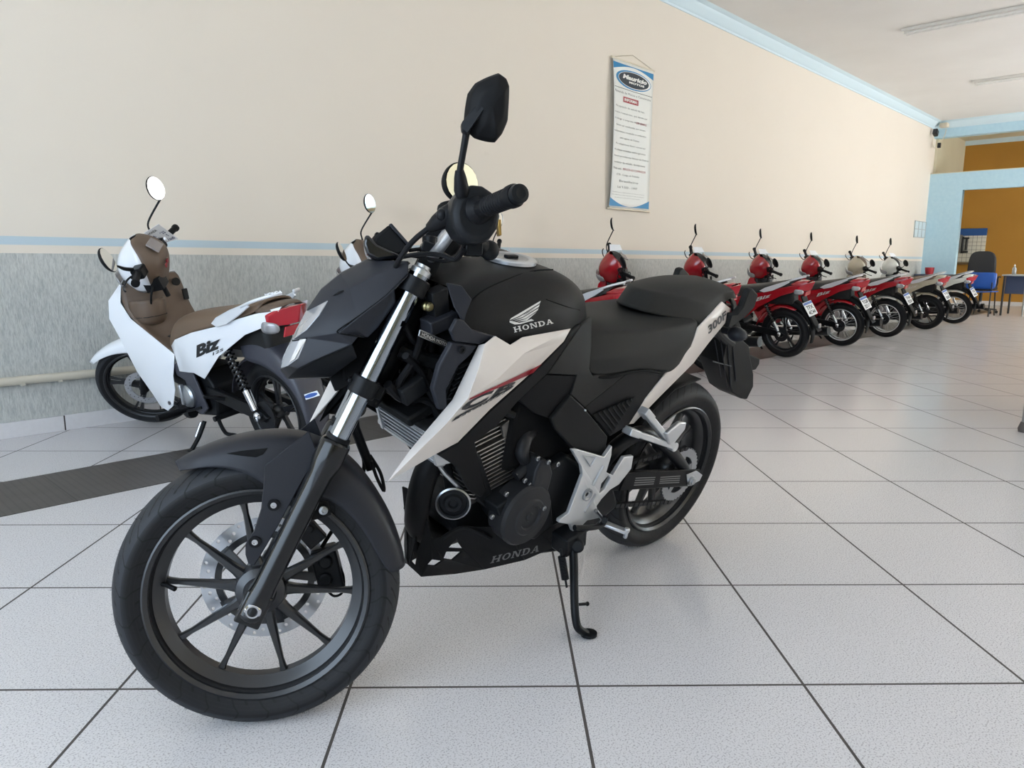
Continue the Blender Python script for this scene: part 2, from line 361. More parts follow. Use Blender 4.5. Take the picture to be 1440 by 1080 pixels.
# cornices
prof = [(0,0),(.012,0),(.02,.02),(.035,.03),(.05,.055),(.085,.085),(.10,.115),(.13,.125),(.15,.14),(0,.14)]
def cornice(name, a, b, inward):
    a, b, n = V(a), V(b), V(inward); rows = [[tuple(p+n*d+V((0,0,h))) for d,h in prof] for p in (a,b)]
    return struct(MB().grid(rows, closed=True).build(name,'cornice_paint'))
cornice('trim_cornice_left',(-3.6,YW,ZC-.14),(XB,YW,ZC-.14),(0,-1,0))
cornice('trim_cornice_back',(XB,YW,ZC-.14),(XB,-6.2,ZC-.14),(-1,0,0))
wbox('trim_cornice_recess',(XO-.07,-6.2,3.66),(XO,YW,3.76),'cornice_paint')
# skirting of cut tiles
sk = MB(); x = 1.17-.53*9
while x < XB:
    sk.box((x+.004,YW-.012,0),(min(x+.526,XB),YW,.088)); x += .53
struct(sk.build('baseboard_left','skirting_tile',bevel=.001,bseg=1))
wbox('trim_skirting_joint',(-3.6,YW-.008,0),(XB,YW,.085),'dark_joint')
wbox('baseboard_back',(XO-.015,-6.2,0),(XO,YW-.05,.09),'skirting_tile')
# floor band of ribbed tiles
wbox('trim_floor_band',(-3.6,3.245,0),(XB,3.755,.0025),'ribbed_brown_tile')
# pipe along the wall
p = MB().tube([(-3.5,YW-.026,.315),(1.75,YW-.026,.315),(XB-.2,YW-.026,.315)],.024,12,1)
for xx in (0.98,1.16,3.2,5.2): p.box((xx-.01,YW-.05,.288),(xx+.01,YW,.30))
tag(p.build('wall_pipe','pipe_cream'),'long cream pipe fixed low along the grey rendered wall','pipe')
# ceiling fittings
def lamp(x0, y0, length, label):
    r = empty('ceiling_light', Matrix.Translation((x0,y0-length/2,ZC)), label, 'light fitting', 'fluorescent fittings on the ceiling')
    h = length/2
    MB().box((-.08,-h,-.035),(.08,h,0)).build('housing','lamp_white',r,bevel=.004)
    for s in (-1,1):
        MB().cyl((s*.045,-h+.06,-.055),(s*.045,h-.06,-.055),.013,n=12).build('fluorescent_tube','tube_glass',r)
    b = MB()
    for s in (-1,1):
        for e in (-1,1): b.box((s*.045-.012,e*(h-.05)-.02,-.07),(s*.045+.012,e*(h-.05)+.02,-.03))
    b.build('lamp_holder','lamp_white',r)
lamp(10.5,3.25,2.4,'nearer long fluorescent light fitting on the white ceiling')
lamp(14.15,3.24,2.4,'farther fluorescent light fitting on the white ceiling, near the blue beam')

# ------------------------------------------------------------------ vehicle materials
mat('matte_black','#191919',.5,bump=.05,bscale=900,spec=.15); mat('satin_black','#17181a',.36,spec=.15); mat('plastic_black','#111112',.55,bump=.06,bscale=700,spec=.15)
mat('cowl_grey','#27282d',.42,spec=.22); mat('gloss_black','#101114',.14,coat=.4,spec=.4); mat('deep_black','#0b0b0c',.75,spec=.15)
mat('seat_vinyl','#262625',.55,bump=.18,bscale=1400,spec=.15); mat('chrome','#c9ccd2',.09,metal=1.); mat('fork_gloss','#08090b',.2,coat=.15,spec=.4)
mat('fork_chrome','#959da7',.08,metal=1.); mat('aluminium','#bfc1c4',.34,metal=.85); mat('silver_paint','#c6c7c8',.36,metal=.55); mat('steel','#9da0a3',.3,metal=1.); mat('disc_steel','#b9bcc2',.3,metal=.9)
mat('fin_metal','#646260',.42,metal=.6); mat('fin_edge','#a5a09c',.3,metal=.8); mat('engine_black','#191a1c',.42,spec=.15); mat('engine_grey','#29292b',.46,metal=.2,spec=.22)
mat('pearl_white','#cdc5be',.4,coat=.12); mat('decal_black','#17181b',.4); mat('decal_red','#8d1f2b',.4); mat('decal_silver','#c9c8c4',.4); mat('decal_grey','#6a6a6b',.5)
mat('lens_clear','#c9ccd2',.06,trans=.75); mat('lens_silver','#a3a3a6',.12,metal=.35,coat=.6); mat('lamp_inner','#e8e8ea',.2,metal=.7); mat('mirror_glass','#eef2f2',.02,metal=1.)
mat('rim_black','#1b1c1f',.30,spec=.6); mat('gold_bolt','#8e8664',.3,metal=1.); mat('brass','#a98a4e',.35,metal=.8); mat('cable_black','#121214',.5,spec=.15)
def tyre_material(name, R, W, n, col='#26282c'):
    """rubber with slanted tread grooves cut across the crown"""
    m = mat(name, col, .6, spec=.3); nt, b = nodes(m); L = nt.links
    tc = nt.nodes.new('ShaderNodeTexCoord'); sp = nt.nodes.new('ShaderNodeSeparateXYZ'); L.new(tc.outputs['Object'],sp.inputs[0])
    X,Y,Z = sp.outputs
    ang = mth(nt,'ARCTAN2',Z,X); ay = mth(nt,'ABSOLUTE',Y); rad = mth(nt,'SQRT',mth(nt,'ADD',mth(nt,'MULTIPLY',X,X),mth(nt,'MULTIPLY',Z,Z)))
    curve = mth(nt,'MULTIPLY',mth(nt,'POWER',mth(nt,'DIVIDE',ay,W),1.6),.30)
    side = mth(nt,'MULTIPLY',mth(nt,'SIGN',Y),.5/n*math.pi)
    ph = mth(nt,'MULTIPLY',mth(nt,'ADD',mth(nt,'ADD',ang,curve),side),n/(2*math.pi)); fr = mth(nt,'FRACT',ph)
    g = mth(nt,'MULTIPLY',mth(nt,'LESS_THAN',fr,.10),mth(nt,'MULTIPLY',mth(nt,'GREATER_THAN',ay,W*.12),mth(nt,'LESS_THAN',ay,W*.84)))
    fr2 = mth(nt,'FRACT',mth(nt,'ADD',mth(nt,'MULTIPLY',ph,1.),.5)); g2 = mth(nt,'MULTIPLY',mth(nt,'LESS_THAN',fr2,.07),mth(nt,'MULTIPLY',mth(nt,'GREATER_THAN',ay,W*.45),mth(nt,'LESS_THAN',ay,W*.98)))
    g = mth(nt,'MULTIPLY',mth(nt,'MAXIMUM',g,g2),mth(nt,'GREATER_THAN',rad,R-.075))
    tread = mth(nt,'GREATER_THAN',rad,R-.030); ring = mth(nt,'GREATER_THAN',mth(nt,'SINE',mth(nt,'MULTIPLY',rad,900.)),.86)
    base = mixc(nt,tread,lin('#141416'),lin(col)); base = mixc(nt,mth(nt,'MULTIPLY',mth(nt,'SUBTRACT',1.,tread),mth(nt,'MULTIPLY',ring,.22)),base,lin('#2a2a2d'))
    L.new(mixc(nt,g,base,lin('#060606')),b.inputs['Base Color'])
    bp = nt.nodes.new('ShaderNodeBump'); bp.inputs['Strength'].default_value = .9; bp.inputs['Distance'].default_value = .004
    L.new(mth(nt,'SUBTRACT',1.,g),bp.inputs['Height']); L.new(bp.outputs[0],b.inputs['Normal'])
tyre_material('front_tyre_rubber',.292,.058,26); tyre_material('rear_tyre_rubber',.306,.078,24); tyre_material('scooter_tyre_rubber',.276,.036,40)
def tyre(R, rin, w, n=72, hairs=0):
    """tyre lathe about the local Y axis: rounded crown, bulged sidewall, bead"""
    h = R-rin; prof = []
    pts = [(rin-.006,.74),(rin+.004,.80),(rin+.02*h/.07,.90),(rin+.42*h,1.0),(rin+.60*h,.97),(rin+.76*h,.82),(rin+.89*h,.56),(rin+.97*h,.28),(R,0)]
    prof = [(r,-y*w) for r,y in pts]+[(r,y*w) for r,y in reversed(pts[:-1])]
    prof += [(rin-.012,.6*w),(rin-.012,-.6*w),prof[0]]
    m = MB().lathe(prof,(0,0,0),(0,1,0),n)
    rnd = random.Random(3)
    for k in range(hairs):
        a = rnd.random()*2*math.pi; t = rnd.choice((-1,1)); q = rnd.choice(((R-.004,.45),(R-.012,.7),(R-.022,.85)))
        d = V((math.cos(a),0,math.sin(a))); p = d*(q[0]-.001)+V((0,t*q[1]*w,0)); e = p+d*.006+V((0,t*.002,0)); s = V((-d.z,0,d.x))*.0004
        m.add([p+s,p-s,p+V((0,.0006,0)),e],[(0,1,3),(1,2,3),(2,0,3)])
    return m
def rim_ring(rin, w, depth=.030, n=72):
    """cast rim barrel: flange, ledge and inner ring"""
    f = w*.76; g_ = w*.86; pr = [(rin+.001,g_+.002),(rin+.005,g_),(rin+.003,f-.006),(rin-.008,f-.012),(rin-.014,f-.016),(rin-depth,f-.026),(rin-depth-.006,.012),(rin-depth-.006,-.012),(rin-depth,-f+.026),(rin-.014,-f+.016),(rin-.008,-f+.012),(rin+.003,-f+.006),(rin+.005,-g_),(rin+.001,-g_-.002)]
    return MB().lathe(pr+[(rin-.007,-f-.002),(rin-.012,-.01),(rin-.012,.01),(rin-.007,f+.002),pr[0]],(0,0,0),(0,1,0),n)
def spokes_pairs(m, rh, rt, count, phase, spread, spread0, w0, w1, th, sgn=-1):
    for k in range(count):
        c = math.radians(phase+k*360/count)
        for s in (-1,1):
            a0 = c+s*math.radians(spread0); a1 = c+s*math.radians(spread)
            d = lambda a: V((sgn*math.cos(a),0,math.sin(a)))
            p, q = d(a0)*rh, d(a1)*rt; u = (q-p).normalized(); t = u.cross(V((0,1,0)))
            rows = []
            for f, ww, hh in ((0,w0*1.5,th*1.1),(.18,w0,th),(.8,w1,th*.8),(.93,w1*1.3,th*.8),(1.02,w1*2.4,th*.9)):
                c0 = p.lerp(q,f); rows.append([tuple(c0+t*x*ww/2+V((0,y*hh/2,0))) for x,y in ((-1,-.6),(-.6,-1),(.6,-1),(1,-.6),(1,.6),(.6,1),(-.6,1),(-1,.6))])
            m.grid(rows, closed=True)
    return m
def disc_mb(R, r, y, th, holes=30, n=60, ref=None):
    """brake disc with wave-free edge and two rows of drilled holes shown as through holes"""
    m = MB(); m.lathe([(r,y-th/2),(R,y-th/2),(R,y+th/2),(r,y+th/2),(r,y-th/2)],(0,0,0),(0,1,0),n); return m
def drilled_disc(R, r, y, th, nh):
    """annulus with drilled holes built from tessellated polygons"""
    seg = []
    hole = .0042
    outer = [(R*math.cos(2*math.pi*i/90),R*math.sin(2*math.pi*i/90)) for i in range(90)]
    inner = [(r*math.cos(2*math.pi*i/60),r*math.sin(2*math.pi*i/60)) for i in range(60)]
    hs = []
    for k in range(nh):
        a = 2*math.pi*k/nh; rr = r+(R-r)*(.25,.5,.76)[k % 3]
        hs.append([(rr*math.cos(a)+hole*math.cos(2*math.pi*j/7),rr*math.sin(a)+hole*math.sin(2*math.pi*j/7)) for j in range(7)])
    return MB().prism(outer,y-th/2,y+th/2,holes=[inner]+hs)
# ------------------------------------------------------------------ the black and white motorcycle
WB = 1.4072; RAKE = math.radians(24.5)
MBM = frame(2.0887,1.3843,3.0995,.2284)
bike = empty('motorcycle', MBM, 'large matte black and white naked motorcycle in front, leaning on its side stand', 'motorcycle')
ST = steer(WB+.1, RAKE, -.6334)
EYE_M = (2.0286,1.2111,1.2865)
EYE_B = (-2.9957,1.8928,1.3075)

def part(mb, name, m, parent=None, st=False, **k):
    return mb.build(name, m, parent or bike, M=(ST if st and parent is None else None), **k)
MIR = (1,-1)
AX = V((WB,0,.292)); UP = V((-math.sin(RAKE),0,math.cos(RAKE))); FW = V((math.cos(RAKE),0,math.sin(RAKE)))
def fk(y, s, off=0): return AX+V((0,y,0))+UP*s+FW*off
# front wheel (own origin on the axle so the tread follows it)
WM = ST@Matrix.Translation(AX)
rim = rim_ring(.222,.056,.026); spokes_pairs(rim,.04,.196,5,13,16.5,15,.020,.0105,.020)
rim.lathe([(0,-.045),(.03,-.045),(.034,-.03),(.05,-.02),(.056,0),(.05,.02),(.034,.03),(.03,.045),(0,.045)],(0,0,0),(0,1,0),32)
fwheel = rim.build('front_wheel','rim_black',bike,M=WM,sharp=40)
ft = tyre(.292,.222,.056,96,hairs=420).build('tyre','front_tyre_rubber',fwheel,sharp=50)
dk = drilled_disc(.137,.104,-.062,.005,45); dk.lathe([(.104,-.064),(.104,-.058)],(0,0,0),(0,1,0),60)
dsk = dk.build('brake_disc','disc_steel',fwheel,sharp=20)
car = MB()
for k in range(5):
    a = 2*math.pi*k/5+.4; car.bar((.045*math.cos(a),-.052,.045*math.sin(a)),(.11*math.cos(a+.25),-.06,.11*math.sin(a+.25)),.02,.006,up=(0,1,0))
car.lathe([(.092,-.063),(.106,-.063),(.106,-.056),(.092,-.056),(.092,-.063)],(0,0,0),(0,1,0),60); car.lathe([(.03,-.045),(.05,-.055),(.05,-.06),(.03,-.06)],(0,0,0),(0,1,0),24)
car.build('disc_carrier','rim_black',dsk)
vs = MB().tube([(.198,.012,.02),(.185,.018,.018),(.165,.03,.014)],[.006,.0045,.0055],8); vs.build('valve_stem','cable_black',fwheel)
ax = MB().cyl((0,-.125,0),(0,.122,0),.011,n=20); ax.build('axle','steel',fwheel)
nut = MB().lathe([(.008,.116),(.0165,.116),(.0165,.124),(.013,.128),(.010,.128),(.0095,.118),(.008,.116)],(0,0,0),(0,1,0),24); nut.build('axle_nut','chrome',fwheel)
# fork
for s in MIR:
    y = s*.1
    leg = MB().lathe([(0,-.028),(.021,-.028),(.027,-.02),(.0275,.02),(.0235,.05),(.0235,.26),(.0255,.30),(.031,.325),(.031,.365),(.029,.372),(.0245,.374),(.0,.374)],fk(y,0,.0),UP,32)
    leg.box((-.026,-.03,-.036),(.026,.018,.034),M=Matrix.Translation(AX+V((0,y,0)))@Matrix.Rotation(-RAKE,4,'Y'))
    fl = part(leg,'fork_leg','fork_gloss',st=True,bevel=.004)
    MB().lathe([(.0215,.374),(.0245,.374),(.0245,.382),(.0215,.382)],fk(y,0),UP,28).build('dust_seal','cable_black',fl)
    tb = part(MB().lathe([(0,.36),(.0205,.36),(.0205,.742),(0,.742)],fk(y,0),UP,40),'fork_tube','fork_chrome',st=True)
    cp = MB().lathe([(0,.742),(.021,.742),(.021,.752),(.015,.756),(.015,.762),(0,.762)],fk(y,0),UP,24); cp.build('fork_cap','aluminium',tb)
# triple clamps, steering stem and black gaiter column between the clamps
def clamp(s0, h, name):
    m = MB()
    for s in MIR: m.lathe([(.0206,s0),(.0285,s0),(.0285,s0+h),(.0206,s0+h),(.0206,s0)],fk(s*.1,0),UP,28)
    a, b = fk(-.085,s0+h*.5,-.012), fk(.085,s0+h*.5,-.012); m.bar(a,b,.06,h*.8,up=UP)
    for s in MIR: m.cyl(fk(s*.1,s0+h*.5,.03)+V((0,-.014*s,0)),fk(s*.1,s0+h*.5,.03)+V((0,.014*s,0)),.0045,n=8)
    return part(m,name,'satin_black',st=True,bevel=.003)
clamp(.475,.036,'lower_fork_clamp'); clamp(.700,.034,'upper_fork_clamp')
part(MB().cyl(fk(0,.49,-.03),fk(0,.72,-.03),.026,n=24),'steering_stem','plastic_black',st=True)
# front mudguard
def fend_y(t): return .068
FC = V((WB,0,.292)); fr_ = []
rad = .322
prof_a = [(-28,.012,.30),(-20,.03,.31),(-4,.050,.322),(20,.063,.329),(48,.068,.333),(75,.07,.336),(98,.07,.336),(122,.066,.331),(148,.058,.327),(162,.05,.325),(170,.038,.322)]
rows = []
for a,wd,r,sk in ((58,.010,.324,.004),(62,.030,.327,.014),(70,.050,.331,.024),(79,.062,.335,.040),(88,.068,.341,.066),(97,.070,.347,.10),(106,.070,.350,.115),(116,.070,.343,.085),(126,.069,.334,.062),(140,.066,.318,.048),(152,.062,.311,.042),(163,.056,.308,.036),(171,.044,.307,.022)):
    th = math.radians(a); d = V((math.cos(th),0,math.sin(th)))
    rows.append([tuple(FC+d*r),tuple(FC+d*(r-.002)+V((0,wd*.5,0))),tuple(FC+d*(r-.012)+V((0,wd*.88,0))),tuple(FC+d*(r-.018-sk*.3)+V((0,wd+.003,0))),tuple(FC+d*(r-.014-sk)+V((0,wd+.006,0)))])
fender = part(MB().grid(rows),'front_mudguard','cowl_grey',st=True,mirror=True,sub=2,solid=.003)
st_pts = [(1.3093,0.082,0.6461),(1.3928,0.084,0.5754),(1.3951,0.084,0.5292),(1.3988,0.084,0.4885),(1.4118,0.085,0.4438),(1.4279,0.085,0.4163),(1.4278,0.085,0.3943),(1.4222,0.085,0.375),(1.4099,0.085,0.3717),(1.3642,0.085,0.4548),(1.32,0.085,0.5451),(1.2891,0.084,0.5974)]
for s in MIR:
    pts = [(x,y*s,z) for x,y,z in st_pts]
    f = part(MB().slab(pts,(0,-.004*s,0)),'mudguard_stay','cowl_grey',st=True,bevel=.0015,bseg=1,tri=True)
    for q in [(1.374,0.087,0.4964),(1.4093,0.087,0.421)]:
        bm_ = MB(); bm_.lathe([(0,.001),(.006,.001),(.006,.004),(.0035,.004),(.0035,.002),(0,.002)],(q[0],q[1]*s,q[2]),(0,s,0),16)
        bm_.build('stay_bolt','chrome',f); MB().lathe([(.006,-.001),(.012,-.001),(.012,.002),(.006,.002)],(q[0],q[1]*s,q[2]),(0,s,0),18).build('rubber_washer','cable_black',f)
# dark triangular opening trim on the mudguard crown
# rear stay, bracket bolt
for s in MIR:
    q = (1.2776,0.08,0.4832); part(MB().lathe([(0,0),(.009,0),(.009,.005),(.004,.006),(.004,.003),(0,.003)],(q[0],q[1]*s,q[2]),(0,s,0),18),'reflector_bolt','steel',st=True)
    part(MB().slab([(x,y*s,z) for x,y,z in [(1.295,0.077,0.5033),(1.2682,0.077,0.4986),(1.2621,0.077,0.4717),(1.2845,0.077,0.4646),(1.3124,0.077,0.456),(1.3211,0.077,0.4754)]],(0,-.004*s,0)),'mudguard_bracket','plastic_black',st=True,bevel=.001,bseg=1)
# brake caliper, right side behind the spokes
cal = MB()
cpos = (1.2781,-0.06,0.3122)
def M_at(p, ang): return Matrix.Translation(V(p))@Matrix.Rotation(ang,4,'Y')
cal.box((-.032,-.028,-.05),(.024,.024,.045),M=M_at(cpos,.25)); cal.box((-.02,-.05,-.036),(.018,-.02,.03),M=M_at(cpos,.25))
cal.cyl(V(cpos)+V((0,.02,.02)),V(cpos)+V((0,.032,.02)),.016,n=20); cal.cyl(V(cpos)+V((0,.02,-.02)),V(cpos)+V((0,.032,-.02)),.016,n=20)
cal = part(cal,'brake_caliper','engine_black',st=True,bevel=.005)
q = (1.3127,-0.05,0.3965)
MB().box((-.022,-.01,-.03),(.022,.014,.026),M=M_at(q,.7)).cyl(V(q)+V((.0,.012,.012)),V(q)+V((0,.022,.012)),.009,n=12).build('caliper_bracket','engine_grey',cal,bevel=.004)
MB().tube([(1.2736,-0.05,0.2613),(1.2578,-0.05,0.2475),(1.2393,-0.05,0.2568),(1.2385,-0.05,0.2933),(1.2535,-0.06,0.3231)],.003,6).build('bleed_hose','cable_black',cal)
part(MB().tube([(1.2882,-0.06,0.3569),(1.2617,-0.075,0.3976),(1.2162,-0.09,0.4623),(1.1988,-0.1,0.5346),(1.2113,-0.1,0.5924),(1.2212,-0.09,0.6916)],.0045,8),'brake_hose','cable_black',st=True)
# dark drop tube behind the fork: right leg guard with clip and looping hose
part(MB().tube([(1.2282,-0.1,0.6413),(1.2029,-0.1,0.5759),(1.1826,-0.1,0.5263)],.011,10),'hose_cover','cable_black',st=True)
part(MB().tube([(x,y,z) for x,y,z in [(1.1866,-0.1,0.5595),(1.1615,-0.1,0.5179),(1.1526,-0.09,0.4786),(1.1696,-0.08,0.5111),(1.1834,-0.07,0.5527)]],.004,8),'speedometer_hose','cable_black',st=True)
# flap under the headlight with a light edge
part(MB().box((-.05,-.05,-.02),(.02,.05,.02),M=M_at((1.2503,0,0.7482),.4)),'horn_bracket','deep_black',st=True,bevel=.004)
part(MB().prism([(1.2156,0,0.8396),(1.1543,0,0.929),(1.1191,0,0.9517),(1.1378,0,0.8727),(1.1889,0,0.7726),(1.2444,0,0.7423),(1.2541,0,0.7933)],-.055,.055),'headlight_bracket','deep_black',st=True,bevel=.006)
# ---- headlight cowl
P = {}
def pts(d): P.update(d)
L_ = [(1.113,0,0.9953),(1.2031,0,0.9976),(1.2561,0,0.9668),(1.2943,0,0.9326),(1.3221,0,0.8888),(1.1237,0.12,0.9912),(1.183,0.112,0.9622),(1.2341,0.105,0.9336),(1.275,0.088,0.9097),(1.2029,0.05,0.992),(1.2555,0.052,0.962),(1.2927,0.048,0.929),(1.3202,0.042,0.8864),(1.2916,0.095,0.8785),(1.3159,0.088,0.8481),(1.3428,0.072,0.8282),(1.314,0.092,0.833),(1.332,0.08,0.7896),(1.3528,0.06,0.7731),(1.372,0.022,0.7649),(1.1233,0.125,0.9676),(1.1646,0.13,0.9229),(1.2189,0.132,0.8781),(1.2546,0.125,0.8463),(1.2142,0.122,0.8422),(1.2274,0.118,0.8249),(1.2949,0.106,0.7927),(1.3319,0.078,0.771),(1.1509,0.118,0.9361),(1.147,0.105,0.9099),(1.1803,0.1,0.8593),(1.1992,0.1,0.8389),(1.2175,0.11,0.7981),(1.2671,0.08,0.7558),(1.3556,0.03,0.7456),(1.3745,0,0.7599),(1.36,0,0.7409),(1.2708,0,0.7462)]
N_ = 'a0c a1c a2c a3c a4c b0 b1 b2 b3 a1 a2 a3 a4 c3 c4 c5 c6 c7 c8 c9 d0 d1 d2 d3 d4 g1 h g0 e0 e1 e2 e3 f2 f3 f4 n0 n1 n2'.split()
P = dict(zip(N_,L_))
def fmesh(P, faces):
    ks = sorted({k for f in faces for k in f}); ix = {k:i for i,k in enumerate(ks)}
    return MB().add([P[k] for k in ks],[tuple(ix[k] for k in f) for f in faces])
cowl = part(fmesh(P,[s.split() for s in ('a0c a1c a1 b0','a1c a2c a2 a1','a2c a3c a3 a2','a3c a4c a4 a3','b0 a1 b1','a1 a2 b2 b1','a2 a3 b3 b2','a3 a4 b3',
  'b0 b1 d1 d0','b1 b2 d2 d1','b2 b3 c3 d2','c3 c4 d3 d2','c4 c5 c6','c4 c6 d3','c6 c7 h g1','c6 g1 d3','d3 g1 d4','c7 c8 g0 h')]),'headlight_cowl','cowl_grey',st=True,mirror=True,solid=.004,bevel=.008,bseg=3,sharp=50)
P2 = dict(P); 
for _sg in MIR: part(fmesh({k:(v[0],v[1]*_sg,v[2]) for k,v in P2.items()},[s.split() for s in ('d0 d1 e0','d1 e1 e0','d1 e2 e1','d1 d2 e2','d2 d3 e3 e2','d3 d4 e3')]),'cowl_side_panel','cowl_grey',st=True,solid=.004,bevel=.003,sharp=40)
under = part(fmesh(P2,[s.split() for s in ('g0 h g1 f2','g0 f2 f3','g0 f3 f4','c8 g0 f4 c9','f3 f4 n1 n2','c9 f4 n1 n0')]),'cowl_under_panel','satin_black',st=True,mirror=True,solid=.004,bevel=.003,sharp=40)
LP = dict(zip('p0 p1 p2 p3 p4 p5 p6 p7 q1 q2 q3 q4 q5'.split(), [(1.3203,0.04,0.8849),(1.2764,0.086,0.9083),(1.2931,0.093,0.8784),(1.3161,0.086,0.8494),(1.343,0.07,0.8288),(1.362,0.028,0.7992),(1.3406,0.025,0.8477),(1.3235,0,0.8873),(1.3162,0.09,0.8314),(1.3322,0.078,0.7908),(1.353,0.058,0.7744),(1.3716,0.02,0.7647),(1.3719,0,0.7807)])); LP['p8'] = P['n0']; LP['p9'] = (1.365,0,0.7972); LP['p10'] = (1.3429,0,0.8467)
hl = part(fmesh(LP,[s.split() for s in ('p0 p1 p2 p3 p6','p6 p3 p4 p5','p7 p0 p6 p10','p10 p6 p5 p9','p4 q1 q2 q3 q4 p5','p5 q4 q5 p9')]),'headlight','lens_silver',st=True,mirror=True,solid=.003,bevel=.002,sharp=40)
def on(name, ptl, m, tgt, bv, eye, off=.002, M=None, n=1, parent=None):
    t = MB().add(ptl,[tuple(range(len(ptl)))]); 
    if n: subdiv(t,n)
    drop(t,bv,eye,off); return t.build(name,m,parent if parent is not None else tgt, M=M)
BH = bvh_of([hl]);  # bvh is in the bike frame; headlight parts sit in the steered frame
Si = ST.inverted()
def on_st(name, ptl, m, tgt, off=.0015, n=1):
    bv = bvh_of([tgt]); t = MB().add([ST@V(p) for p in ptl],[tuple(range(len(ptl)))])
    if n: subdiv(t,n)
    drop(t,bv,EYE_M,off); t.xf(Si); return t.build(name,m,tgt)
on_st('reflector_strip',[(1.3276,0.09,0.8282),(1.3168,0.09,0.8286),(1.3374,0.08,0.7894),(1.3478,0.07,0.7826)],'lamp_inner',hl)
on_st('mudguard_slot',[(1.4676,0.07,0.5966),(1.4381,0.07,0.6025),(1.3881,0.07,0.6085),(1.3975,0.07,0.5955),(1.411,0.07,0.5896),(1.4381,0.07,0.5924)],'deep_black',fender,n=0)
on_st('lens_divider',[(1.3443,0.07,0.828),(1.3142,0.09,0.8343),(1.3142,0.09,0.8301),(1.3429,0.07,0.8239)],'deep_black',hl)
_sm = MB()
_q = [ST@V(p) for p in [(1.2046,0.12,0.8397),(1.2276,0.125,0.8418),(1.2519,0.125,0.8457),(1.2534,0.125,0.8519),(1.2189,0.13,0.878),(1.1646,0.13,0.9222),(1.1246,0.125,0.9661)]]
_bc = bvh_of([cowl]+[o for o in bike.children if o.name.startswith('cowl_side_panel')])
_sm.tube([Si@on_surface(_bc,p,EYE_M,.0002) for p in _q],.0016,6,3); _sm.build('cowl_seam','deep_black',cowl)
_sm = MB(); _sm.tube([Si@on_surface(_bc,ST@V(p),EYE_M,.0002) for p in [(1.2288,0.115,0.8219),(1.2612,0.11,0.8052),(1.2952,0.1,0.7894),(1.3277,0.08,0.7699)]],.0014,6,3); _sm.build('cowl_seam','deep_black',cowl)
on_st('cowl_slot',[(1.2664,0.1,0.9156),(1.2557,0.1,0.9244),(1.245,0.1,0.929),(1.2449,0.1,0.9263),(1.2556,0.1,0.9202)],'deep_black',cowl)
# instruments
dash = part(MB().prism([(1.1594,0,1.0649),(1.1182,0,1.0217),(1.1356,0,1.0059),(1.1826,0,0.9988),(1.1963,0,1.0186),(1.188,0,1.0396)],-.075,.075),'instrument_cluster','plastic_black',st=True,bevel=.006)
part(MB().prism([(1.1565,0,1.0665),(1.1137,0,1.022),(1.1181,0,1.0188),(1.1622,0,1.0632)],-.078,.078),'display_bezel','cowl_grey',st=True,bevel=.002)
vis = part(MB().prism([(1.207,0,1.0414),(1.2109,0,1.0221),(1.2032,0,1.002),(1.1824,0,0.9914),(1.1443,0,0.998),(1.1356,0,1.0059),(1.161,0,1.0148),(1.1832,0,1.0238),(1.1997,0,1.0389)],-.082,.082),'small_windscreen','gloss_black',st=True,bevel=.006)
